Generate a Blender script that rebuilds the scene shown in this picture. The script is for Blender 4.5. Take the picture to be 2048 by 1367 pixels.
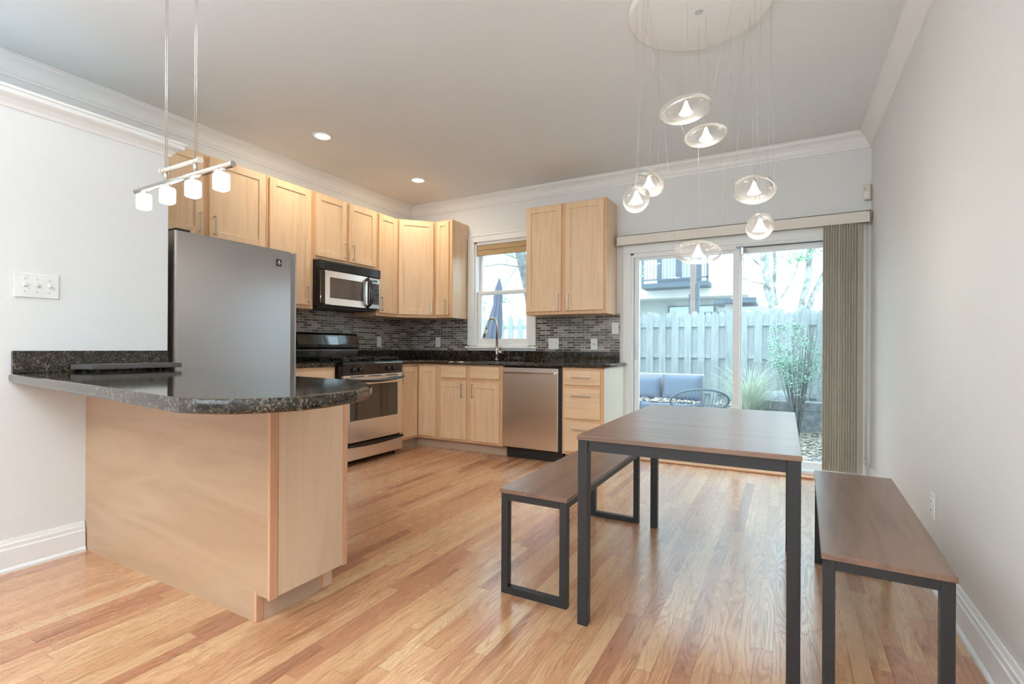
import bpy, bmesh, math, random
from mathutils import Vector, Matrix
random.seed(7)
S = bpy.context.scene
for o in list(bpy.data.objects):
    bpy.data.objects.remove(o)
COL = S.collection
PI = math.pi

# ------------------------------------------------------------------ camera
cd = bpy.data.cameras.new('camera'); cam = bpy.data.objects.new('camera', cd); COL.objects.link(cam)
YAW, ROLL = 0.5012, 0.0051
fw = Vector((-math.sin(YAW), math.cos(YAW), 0)); rt = Vector((math.cos(YAW), math.sin(YAW), 0)); up = Vector((0, 0, 1))
r2 = rt * math.cos(ROLL) + up * math.sin(ROLL); u2 = up * math.cos(ROLL) - rt * math.sin(ROLL)
M = Matrix((r2, u2, -fw)).transposed().to_4x4(); M.translation = Vector((4.0212, -4.7632, 1.0485))
cam.matrix_world = M
cd.sensor_width = 36; cd.lens = 996.0 / 2048 * 36; cd.shift_y = 11.7 / 2048; cd.clip_start = 0.05; cd.clip_end = 200
S.camera = cam

# ------------------------------------------------------------------ world, daylight, exposure
S.view_settings.view_transform = 'Standard'; S.view_settings.look = 'None'
S.view_settings.gamma = 1; S.view_settings.use_curve_mapping = False
S.view_settings.exposure = 0.26
S.view_settings.use_white_balance = True; S.view_settings.white_balance_temperature = 5750; S.view_settings.white_balance_tint = 2
wd = bpy.data.worlds.new('overcast_sky'); S.world = wd; wd.use_nodes = True
bg = wd.node_tree.nodes['Background']
bg.inputs['Color'].default_value = (0.84, 0.955, 1.0, 1); bg.inputs['Strength'].default_value = 3.0

def area(name, loc, rot, sx, sy, power, color, shape='RECTANGLE', spread=PI):
    l = bpy.data.lights.new(name, 'AREA'); l.shape = shape; l.size = sx
    if shape == 'RECTANGLE': l.size_y = sy
    l.energy = power; l.color = color; l.spread = spread
    o = bpy.data.objects.new(name, l); o.location = loc; o.rotation_euler = rot; COL.objects.link(o)
    return o
# added fill light set in two invented windows behind the camera
area('added_window_fill', (1.9, -9.9, 1.55), (PI/2, 0, 0), 1.3, 1.7, 9, (0.92, 0.97, 1.0))
area('added_window_fill', (3.55, -9.9, 1.55), (PI/2, 0, 0), 1.3, 1.7, 9, (0.92, 0.97, 1.0))

H = 2.751; W = 4.61; XP = 0.865; YE = -3.18
# recessed lamps: the same list builds the fixtures further down
CANS_KITCHEN = [(0.736, -1.973), (0.736, -0.778)]
CANS_ADDED = [(1.7, -5.2), (3.3, -5.6), (1.7, -7.4), (3.3, -7.4)]  # unseen lamps behind the camera, added to light the room
for (x, y) in CANS_KITCHEN:
    area('recessed_lamp_light', (x, y, H - 0.012), (0, 0, 0), 0.12, 0.12, 6.3, (1.0, 0.79, 0.56), 'DISK')
for (x, y) in CANS_ADDED:
    area('recessed_lamp_light', (x, y, H - 0.012), (0, 0, 0), 0.3, 0.3, 6, (0.97, 0.98, 1.0), 'DISK')

ADDED_UPLIGHTERS = [(1.5, -6.0), (3.7, -6.0)]      # invented uplighters behind the camera, added to brighten the ceiling
for (x, y) in ADDED_UPLIGHTERS:
    area('added_uplight', (x, y, 1.80), (PI, 0, 0), 0.30, 0.30, 72, (0.97, 0.985, 1.0), 'DISK')

# ------------------------------------------------------------------ materials
def srgb(r, g, b):
    f = lambda c: (c/255/12.92) if c/255 <= 0.04045 else ((c/255+0.055)/1.055)**2.4
    return (f(r), f(g), f(b), 1)
def mat(name):
    m = bpy.data.materials.new(name); m.use_nodes = True
    nt = m.node_tree; b = nt.nodes['Principled BSDF']
    return m, nt, b
def N(nt, t, **kw):
    n = nt.nodes.new(t)
    for k, v in kw.items():
        if k.startswith('i_'): n.inputs[k[2:].replace('_', ' ')].default_value = v
        else: setattr(n, k, v)
    return n
def L(nt, a, b): nt.links.new(a, b)
def simple(name, col, rough=0.5, metal=0.0, spec=0.5, coat=0.0, noise=0.03, nscale=8.0, bump=0.0, bscale=300.0):
    m, nt, b = mat(name)
    tc = N(nt, 'ShaderNodeTexCoord'); nz = N(nt, 'ShaderNodeTexNoise'); nz.inputs['Scale'].default_value = nscale
    L(nt, tc.outputs['Object'], nz.inputs['Vector'])
    mx = N(nt, 'ShaderNodeMix', data_type='RGBA')
    mx.inputs[6].default_value = tuple(c*(1-noise) for c in col[:3]) + (1,)
    mx.inputs[7].default_value = tuple(min(1, c*(1+noise)) for c in col[:3]) + (1,)
    L(nt, nz.outputs['Fac'], mx.inputs[0]); L(nt, mx.outputs[2], b.inputs['Base Color'])
    b.inputs['Roughness'].default_value = rough; b.inputs['Metallic'].default_value = metal
    b.inputs['Specular IOR Level'].default_value = spec; b.inputs['Coat Weight'].default_value = coat
    if bump:
        n2 = N(nt, 'ShaderNodeTexNoise'); n2.inputs['Scale'].default_value = bscale
        L(nt, tc.outputs['Object'], n2.inputs['Vector'])
        bp = N(nt, 'ShaderNodeBump'); bp.inputs['Strength'].default_value = bump; bp.inputs['Distance'].default_value = 0.002
        L(nt, n2.outputs['Fac'], bp.inputs['Height']); L(nt, bp.outputs['Normal'], b.inputs['Normal'])
    return m
def wood(name, c1, c2, axis='Z', rough=0.4, k=3.0, stretch=14.0, fine=0.35, coat=0.0, contrast=1.0):
    """two-tone timber with grain running along one object axis"""
    m, nt, b = mat(name)
    tc = N(nt, 'ShaderNodeTexCoord'); mp = N(nt, 'ShaderNodeMapping')
    sc = {'X': (1, stretch, stretch), 'Y': (stretch, 1, stretch), 'Z': (stretch, stretch, 1)}[axis]
    mp.inputs['Scale'].default_value = sc
    oi = N(nt, 'ShaderNodeObjectInfo')
    vm = N(nt, 'ShaderNodeVectorMath', operation='SCALE'); vm.inputs['Scale'].default_value = 37.0
    cx = N(nt, 'ShaderNodeCombineXYZ')
    for i in range(3): L(nt, oi.outputs['Random'], cx.inputs[i])
    L(nt, cx.outputs[0], vm.inputs[0])
    L(nt, tc.outputs['Object'], mp.inputs['Vector'])
    ad = N(nt, 'ShaderNodeVectorMath', operation='ADD'); L(nt, mp.outputs[0], ad.inputs[0]); L(nt, vm.outputs[0], ad.inputs[1])
    n1 = N(nt, 'ShaderNodeTexNoise'); n1.inputs['Scale'].default_value = k * 0.45; n1.inputs['Detail'].default_value = 3
    n1.inputs['Distortion'].default_value = 0.5
    L(nt, ad.outputs[0], n1.inputs['Vector'])
    mu = N(nt, 'ShaderNodeMath', operation='MULTIPLY'); mu.inputs[1].default_value = 6.0; L(nt, n1.outputs['Fac'], mu.inputs[0])
    fr = N(nt, 'ShaderNodeMath', operation='PINGPONG'); fr.inputs[1].default_value = 1.0; L(nt, mu.outputs[0], fr.inputs[0])
    n2 = N(nt, 'ShaderNodeTexNoise'); n2.inputs['Scale'].default_value = k * 9; n2.inputs['Detail'].default_value = 5
    L(nt, ad.outputs[0], n2.inputs['Vector'])
    m1 = N(nt, 'ShaderNodeMix', data_type='FLOAT'); m1.inputs[0].default_value = fine
    L(nt, fr.outputs[0], m1.inputs[2]); L(nt, n2.outputs['Fac'], m1.inputs[3])
    mx = N(nt, 'ShaderNodeMix', data_type='RGBA'); mx.inputs[6].default_value = c1; mx.inputs[7].default_value = c2
    L(nt, m1.outputs[0], mx.inputs[0]); L(nt, mx.outputs[2], b.inputs['Base Color'])
    b.inputs['Roughness'].default_value = rough; b.inputs['Coat Weight'].default_value = coat; b.inputs['Coat Roughness'].default_value = 0.25
    return m
def emit(name, col, st):
    m, nt, b = mat(name)
    b.inputs['Base Color'].default_value = (0.9, 0.9, 0.9, 1)
    b.inputs['Emission Color'].default_value = col; b.inputs['Emission Strength'].default_value = st
    return m
def thin_glass(name, tint=(1, 1, 1, 1), ior=1.45, gain=1.0, haze=0.0, facing=0.0):
    """single thin sheet: passes light straight, mirrors by Fresnel"""
    m = bpy.data.materials.new(name); m.use_nodes = True; nt = m.node_tree; nt.nodes.clear()
    out = N(nt, 'ShaderNodeOutputMaterial'); tr = N(nt, 'ShaderNodeBsdfTransparent'); tr.inputs[0].default_value = tint
    gl = N(nt, 'ShaderNodeBsdfGlossy'); gl.inputs['Roughness'].default_value = 0.01
    fr = N(nt, 'ShaderNodeFresnel'); fr.inputs['IOR'].default_value = ior
    mu = N(nt, 'ShaderNodeMath', operation='MULTIPLY_ADD', use_clamp=True); mu.inputs[1].default_value = gain; mu.inputs[2].default_value = 0.0
    L(nt, fr.outputs[0], mu.inputs[0])
    mx = N(nt, 'ShaderNodeMixShader'); L(nt, mu.outputs[0], mx.inputs[0]); L(nt, tr.outputs[0], mx.inputs[1]); L(nt, gl.outputs[0], mx.inputs[2])
    last = mx
    if haze or facing:
        df = N(nt, 'ShaderNodeBsdfTranslucent'); df.inputs[0].default_value = (0.95, 0.9, 0.86, 1)
        d2 = N(nt, 'ShaderNodeBsdfDiffuse'); d2.inputs[0].default_value = (0.95, 0.9, 0.86, 1)
        ms = N(nt, 'ShaderNodeMixShader'); ms.inputs[0].default_value = 0.5; L(nt, df.outputs[0], ms.inputs[1]); L(nt, d2.outputs[0], ms.inputs[2])
        lw = N(nt, 'ShaderNodeLayerWeight'); lw.inputs['Blend'].default_value = 0.3
        m2 = N(nt, 'ShaderNodeMath', operation='MULTIPLY_ADD', use_clamp=True); m2.inputs[1].default_value = facing; m2.inputs[2].default_value = haze
        L(nt, lw.outputs['Facing'], m2.inputs[0])
        mz = N(nt, 'ShaderNodeMixShader'); L(nt, m2.outputs[0], mz.inputs[0]); L(nt, mx.outputs[0], mz.inputs[1]); L(nt, ms.outputs[0], mz.inputs[2])
        last = mz
    L(nt, last.outputs[0], out.inputs['Surface'])
    return m

M_WALL = simple('wall_paint', srgb(232, 231, 229), 0.6, noise=0.008, nscale=2, bump=0.05)
M_CEIL = simple('ceiling_paint', srgb(236, 239, 240), 0.75, noise=0.008, nscale=2)
M_TRIM = simple('white_gloss_trim', srgb(242, 241, 239), 0.35, noise=0.005)
M_VINYL = simple('white_vinyl', srgb(240, 240, 240), 0.35, noise=0.005)
MAPLE_A, MAPLE_B = srgb(222, 184, 144), srgb(238, 208, 170)
M_MAPLE = wood('maple_vertical', MAPLE_A, MAPLE_B, 'Z', 0.36, 3.0, 12, 0.45, coat=0.15)
M_MAPLE_H = wood('maple_horizontal', MAPLE_A, MAPLE_B, 'X', 0.36, 3.0, 12, 0.45, coat=0.15)
M_MAPLE_D = wood('maple_frame', srgb(216, 170, 126), srgb(232, 192, 148), 'Z', 0.4, 3.0, 12, 0.4)
M_PLY = wood('peninsula_panel_maple', srgb(176, 144, 112), srgb(194, 162, 130), 'X', 0.42, 2.2, 7, 0.35, coat=0.1)  # darker than the end maple to offset the strong light on this face
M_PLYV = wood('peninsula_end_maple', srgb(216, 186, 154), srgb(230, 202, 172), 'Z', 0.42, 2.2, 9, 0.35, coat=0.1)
M_EDGE = wood('peninsula_edge_strip', srgb(200, 150, 116), srgb(218, 172, 136), 'Z', 0.45, 3.0, 12, 0.4)
M_TOE = simple('toe_kick_maple', srgb(198, 172, 146), 0.5, noise=0.05)
M_CREAMPANEL = simple('cabinet_side_cream', srgb(232, 226, 208), 0.35, noise=0.02)
M_STEELBAR = simple('brushed_nickel', (0.62, 0.58, 0.53, 1), 0.3, 1.0, noise=0.03)
M_CHROME = simple('chrome', (0.75, 0.75, 0.76, 1), 0.12, 1.0, noise=0.01)
M_BLACK = simple('black_gloss_enamel', (0.010, 0.010, 0.011, 1), 0.12, 0.0, 0.6, coat=0.4)
M_BLACKM = simple('black_matte_plastic', (0.018, 0.018, 0.019, 1), 0.45)
M_IRON = simple('cast_iron', (0.03, 0.028, 0.026, 1), 0.4, 0.3)
M_POWDER = simple('black_powder_coat', (0.018, 0.018, 0.019, 1), 0.42, 0.0, 0.5, noise=0.1, nscale=60)
M_PLATE = simple('white_plastic_plate', srgb(236, 235, 232), 0.35)
M_IVORY = simple('ivory_plastic', srgb(226, 220, 204), 0.4)
M_DARKSLOT = simple('dark_slot', (0.03, 0.03, 0.03, 1), 0.5)
M_VALANCE = simple('cream_valance', srgb(232, 224, 212), 0.45)
M_VANE = simple('taupe_vinyl_vane', srgb(236, 229, 214), 0.5, noise=0.02)
def translucent(m, w):
    nt = m.node_tree; b = nt.nodes['Principled BSDF']; out = [n for n in nt.nodes if n.type == 'OUTPUT_MATERIAL'][0]
    tl = N(nt, 'ShaderNodeBsdfTranslucent'); mx = N(nt, 'ShaderNodeMixShader'); mx.inputs[0].default_value = w
    L(nt, b.inputs['Base Color'].links[0].from_socket, tl.inputs[0]); L(nt, b.outputs[0], mx.inputs[1]); L(nt, tl.outputs[0], mx.inputs[2]); L(nt, mx.outputs[0], out.inputs['Surface'])
translucent(M_VANE, 0.12)
M_SHADE = wood('woven_window_shade', srgb(172, 144, 104), srgb(200, 172, 130), 'X', 0.8, 6, 20, 0.6)
M_GLASS = thin_glass('window_glass', (0.97, 0.995, 1, 1), 1.45, 0.6, 0.05)
M_BLOWN = thin_glass('blown_glass', (0.99, 0.975, 0.96, 1), 1.35, 0.9, 0.02, 0.16)
M_DARKGLASS = simple('dark_oven_glass', (0.035, 0.028, 0.024, 1), 0.06, 0.0, 0.8, coat=0.6)
M_CORD = simple('pale_wire', srgb(176, 172, 166), 0.4)

def steel(name, base=(0.60, 0.56, 0.53, 1), axis='Z', rough=0.30):
    m, nt, b = mat(name)
    tc = N(nt, 'ShaderNodeTexCoord'); mp = N(nt, 'ShaderNodeMapping')
    mp.inputs['Scale'].default_value = {'X': (1.5, 400, 400), 'Y': (400, 1.5, 400), 'Z': (400, 400, 1.5)}[axis]
    L(nt, tc.outputs['Object'], mp.inputs[0])
    nz = N(nt, 'ShaderNodeTexNoise'); nz.inputs['Scale'].default_value = 1; nz.inputs['Detail'].default_value = 2; L(nt, mp.outputs[0], nz.inputs['Vector'])
    mr = N(nt, 'ShaderNodeMapRange'); mr.inputs[3].default_value = rough; mr.inputs[4].default_value = rough + 0.002
    L(nt, nz.outputs['Fac'], mr.inputs[0]); L(nt, mr.outputs[0], b.inputs['Roughness'])
    b.inputs['Base Color'].default_value = base; b.inputs['Metallic'].default_value = 1
    b.inputs['Anisotropic'].default_value = 0.65
    tg = N(nt, 'ShaderNodeTangent', direction_type='RADIAL', axis='Z')
    if axis != 'Z': b.inputs['Anisotropic Rotation'].default_value = 0.0
    L(nt, tg.outputs[0], b.inputs['Tangent'])
    return m
M_STEEL = steel('brushed_stainless', (0.42, 0.39, 0.375, 1), axis='X')
M_STEELD = steel('brushed_stainless_warm', (0.86, 0.80, 0.75, 1), axis='X', rough=0.27)

def granite(name, dark=(0.010, 0.009, 0.008, 1), mid=(0.060, 0.043, 0.027, 1), light=(0.15, 0.125, 0.095, 1)):
    m, nt, b = mat(name)
    tc = N(nt, 'ShaderNodeTexCoord')
    v = N(nt, 'ShaderNodeTexVoronoi'); v.inputs['Scale'].default_value = 190; L(nt, tc.outputs['Object'], v.inputs['Vector'])
    sp = N(nt, 'ShaderNodeSeparateColor'); L(nt, v.outputs['Color'], sp.inputs[0])
    n1 = N(nt, 'ShaderNodeTexNoise'); n1.inputs['Scale'].default_value = 28; n1.inputs['Detail'].default_value = 4; L(nt, tc.outputs['Object'], n1.inputs['Vector'])
    md = N(nt, 'ShaderNodeMath', operation='MULTIPLY'); L(nt, sp.outputs[0], md.inputs[0]); L(nt, n1.outputs['Fac'], md.inputs[1])
    r = N(nt, 'ShaderNodeValToRGB'); e = r.color_ramp.elements
    e[0].position = 0.16; e[0].color = dark; e[1].position = 0.38; e[1].color = mid
    x = e.new(0.56); x.color = light
    L(nt, md.outputs[0], r.inputs[0]); L(nt, r.outputs[0], b.inputs['Base Color'])
    b.inputs['Roughness'].default_value = 0.07; b.inputs['Specular IOR Level'].default_value = 0.55
    return m
M_GRANITE = granite('dark_brown_granite')
M_GRANITE_RAW = simple('sawn_granite_edge', srgb(120, 116, 112), 0.55, noise=0.25, nscale=120)

def tiles(name, ux):
    m, nt, b = mat(name)
    tc = N(nt, 'ShaderNodeTexCoord'); sp = N(nt, 'ShaderNodeSeparateXYZ'); L(nt, tc.outputs['Object'], sp.inputs[0])
    cx = N(nt, 'ShaderNodeCombineXYZ'); L(nt, sp.outputs[ux], cx.inputs[0]); L(nt, sp.outputs[2], cx.inputs[1])
    br = N(nt, 'ShaderNodeTexBrick'); br.offset = 0.42; br.offset_frequency = 2; br.squash = 1
    br.inputs['Color1'].default_value = (0, 0, 0, 1); br.inputs['Color2'].default_value = (1, 1, 1, 1); br.inputs['Mortar'].default_value = (0, 0, 0, 1)
    br.inputs['Scale'].default_value = 1; br.inputs['Mortar Size'].default_value = 0.0019; br.inputs['Mortar Smooth'].default_value = 0.1
    br.inputs['Bias'].default_value = 0.0; br.inputs['Brick Width'].default_value = 0.098; br.inputs['Row Height'].default_value = 0.0254
    L(nt, cx.outputs[0], br.inputs['Vector'])
    r = N(nt, 'ShaderNodeValToRGB'); r.color_ramp.interpolation = 'CONSTANT'; e = r.color_ramp.elements
    e[0].position = 0; e[0].color = srgb(82, 74, 68); e[1].position = 0.28; e[1].color = srgb(100, 92, 84)
    for p, c in ((0.5, srgb(146, 136, 126)), (0.68, srgb(160, 152, 144)), (0.86, srgb(120, 112, 104))):
        x = e.new(p); x.color = c
    L(nt, br.outputs['Color'], r.inputs[0])
    nz = N(nt, 'ShaderNodeTexNoise'); nz.inputs['Scale'].default_value = 220; L(nt, cx.outputs[0], nz.inputs['Vector'])
    ml = N(nt, 'ShaderNodeMix', data_type='RGBA', blend_type='MULTIPLY'); ml.inputs[0].default_value = 0.5
    L(nt, r.outputs[0], ml.inputs[6])
    mr = N(nt, 'ShaderNodeMapRange'); mr.inputs[3].default_value = 0.75; mr.inputs[4].default_value = 1.25; L(nt, nz.outputs['Fac'], mr.inputs[0])
    L(nt, mr.outputs[0], ml.inputs[7])
    mx = N(nt, 'ShaderNodeMix', data_type='RGBA'); L(nt, br.outputs['Fac'], mx.inputs[0]); L(nt, ml.outputs[2], mx.inputs[6])
    mx.inputs[7].default_value = srgb(226, 220, 210)
    L(nt, mx.outputs[2], b.inputs['Base Color'])
    rr = N(nt, 'ShaderNodeMapRange'); rr.inputs[3].default_value = 0.14; rr.inputs[4].default_value = 0.7; L(nt, br.outputs['Fac'], rr.inputs[0])
    L(nt, rr.outputs[0], b.inputs['Roughness'])
    bp = N(nt, 'ShaderNodeBump', invert=True); bp.inputs['Distance'].default_value = 0.0015; bp.inputs['Strength'].default_value = 0.5
    L(nt, br.outputs['Fac'], bp.inputs['Height']); L(nt, bp.outputs['Normal'], b.inputs['Normal'])
    return m
M_TILE_X = tiles('glass_mosaic_back', 0); M_TILE_Y = tiles('glass_mosaic_left', 1)

def floor_mat():
    m, nt, b = mat('oak_strip_floor')
    PW, PL = 0.057, 0.85
    tc = N(nt, 'ShaderNodeTexCoord'); sp = N(nt, 'ShaderNodeSeparateXYZ'); L(nt, tc.outputs['Object'], sp.inputs[0])
    def mth(op, a, bb=None, c=None):
        n = N(nt, 'ShaderNodeMath', operation=op)
        for i, v in enumerate((a, bb, c)):
            if v is None: continue
            if isinstance(v, (int, float)): n.inputs[i].default_value = v
            else: L(nt, v, n.inputs[i])
        return n.outputs[0]
    u = mth('DIVIDE', sp.outputs[0], PW); row = mth('FLOOR', u); fu = mth('FRACT', u)
    wn = N(nt, 'ShaderNodeTexWhiteNoise', noise_dimensions='1D'); L(nt, row, wn.inputs['W'])
    off = mth('MULTIPLY', wn.outputs['Value'], 7.0)
    wl = N(nt, 'ShaderNodeTexWhiteNoise', noise_dimensions='1D'); L(nt, mth('ADD', row, 91.3), wl.inputs['W'])
    plen = mth('MULTIPLY_ADD', wl.outputs['Value'], 0.7, 0.55)
    v = mth('ADD', mth('DIVIDE', sp.outputs[1], plen), off); cell = mth('FLOOR', v); fv = mth('FRACT', v)
    cid = N(nt, 'ShaderNodeCombineXYZ'); L(nt, row, cid.inputs[0]); L(nt, cell, cid.inputs[1])
    w2 = N(nt, 'ShaderNodeTexWhiteNoise', noise_dimensions='3D'); L(nt, cid.outputs[0], w2.inputs['Vector'])
    ramp = N(nt, 'ShaderNodeValToRGB'); e = ramp.color_ramp.elements
    e[0].position = 0.0; e[0].color = srgb(172, 120, 88); e[1].position = 1.0; e[1].color = srgb(230, 194, 150)
    for p, c in ((0.07, srgb(196, 138, 102)), (0.20, srgb(210, 158, 116)), (0.45, srgb(216, 166, 122)), (0.68, srgb(222, 174, 130)), (0.86, srgb(226, 184, 138))):
        x = e.new(p); x.color = c
    L(nt, w2.outputs['Value'], ramp.inputs[0])
    # grain coordinates: stretched along the board, shifted per board
    sh = N(nt, 'ShaderNodeVectorMath', operation='SCALE'); sh.inputs['Scale'].default_value = 23.0; L(nt, w2.outputs['Color'], sh.inputs[0])
    g = N(nt, 'ShaderNodeCombineXYZ'); L(nt, mth('MULTIPLY', sp.outputs[0], 15.0), g.inputs[0]); L(nt, mth('MULTIPLY', sp.outputs[1], 1.5), g.inputs[1])
    ga = N(nt, 'ShaderNodeVectorMath', operation='ADD'); L(nt, g.outputs[0], ga.inputs[0]); L(nt, sh.outputs[0], ga.inputs[1])
    n1 = N(nt, 'ShaderNodeTexNoise'); n1.inputs['Scale'].default_value = 0.9; n1.inputs['Detail'].default_value = 1.5; n1.inputs['Distortion'].default_value = 0.35
    L(nt, ga.outputs[0], n1.inputs['Vector'])
    ring = mth('PINGPONG', mth('MULTIPLY', n1.outputs['Fac'], 34.0), 1.0)
    ring = mth('POWER', ring, 2.2)
    g2 = N(nt, 'ShaderNodeCombineXYZ'); L(nt, mth('MULTIPLY', sp.outputs[0], 260.0), g2.inputs[0]); L(nt, mth('MULTIPLY', sp.outputs[1], 9.0), g2.inputs[1])
    n2 = N(nt, 'ShaderNodeTexNoise'); n2.inputs['Scale'].default_value = 1; n2.inputs['Detail'].default_value = 3; L(nt, g2.outputs[0], n2.inputs['Vector'])
    g3 = N(nt, 'ShaderNodeVectorMath', operation='MULTIPLY'); L(nt, ga.outputs[0], g3.inputs[0]); g3.inputs[1].default_value = (0.6, 0.6, 0.6)
    n3 = N(nt, 'ShaderNodeTexNoise'); n3.inputs['Scale'].default_value = 1.3; n3.inputs['Detail'].default_value = 3; L(nt, g3.outputs[0], n3.inputs['Vector'])
    streak = mth('SMOOTH_MIN', mth('MAXIMUM', mth('MULTIPLY', mth('SUBTRACT', n3.outputs['Fac'], 0.585), 5.0), 0.0), 0.6, 0.1)
    fac = mth('ADD', mth('MULTIPLY', ring, 0.42), mth('MULTIPLY', n2.outputs['Fac'], 0.42))
    fac = mth('ADD', fac, mth('MULTIPLY', streak, 0.85))
    dk = N(nt, 'ShaderNodeMix', data_type='RGBA', blend_type='MULTIPLY'); dk.inputs[0].default_value = 1
    tint = N(nt, 'ShaderNodeMix', data_type='RGBA'); tint.inputs[6].default_value = (1.06, 1.06, 1.05, 1); tint.inputs[7].default_value = (0.50, 0.36, 0.27, 1)
    L(nt, fac, tint.inputs[0]); L(nt, ramp.outputs[0], dk.inputs[6]); L(nt, tint.outputs[2], dk.inputs[7])
    # joints
    eu = mth('MINIMUM', fu, mth('SUBTRACT', 1.0, fu)); gu = mth('LESS_THAN', eu, 0.016)
    ev = mth('MULTIPLY', mth('MINIMUM', fv, mth('SUBTRACT', 1.0, fv)), plen); gv = mth('LESS_THAN', ev, 0.0011)
    gap = mth('MAXIMUM', gu, gv)
    jm = N(nt, 'ShaderNodeMix', data_type='RGBA'); jm.inputs[7].default_value = srgb(110, 66, 40)
    L(nt, mth('MULTIPLY', gap, 0.7), jm.inputs[0]); L(nt, dk.outputs[2], jm.inputs[6]); L(nt, jm.outputs[2], b.inputs['Base Color'])
    rg = mth('MULTIPLY_ADD', ring, 0.16, 0.26); L(nt, rg, b.inputs['Roughness'])
    b.inputs['Specular IOR Level'].default_value = 0.5; b.inputs['Coat Weight'].default_value = 0.7; b.inputs['Coat Roughness'].default_value = 0.2
    bp = N(nt, 'ShaderNodeBump'); bp.inputs['Strength'].default_value = 0.14; bp.inputs['Distance'].default_value = 0.001
    L(nt, mth('SUBTRACT', mth('MULTIPLY', ring, -0.5), gap), bp.inputs['Height']); L(nt, bp.outputs['Normal'], b.inputs['Normal'])
    L(nt, bp.outputs['Normal'], b.inputs['Coat Normal'])
    return m
M_FLOOR = floor_mat()
M_WALNUT = wood('walnut_laminate', srgb(98, 74, 60), srgb(142, 112, 94), 'X', 0.30, 2.4, 16, 0.5, coat=0.1)
M_WALNUTB = wood('walnut_laminate_bench', srgb(96, 72, 58), srgb(140, 108, 90), 'Y', 0.30, 2.4, 16, 0.5, coat=0.1)
M_WALNUTE = wood('walnut_edge_band', srgb(132, 88, 66), srgb(156, 110, 84), 'X', 0.5, 3, 16, 0.5)

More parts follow.
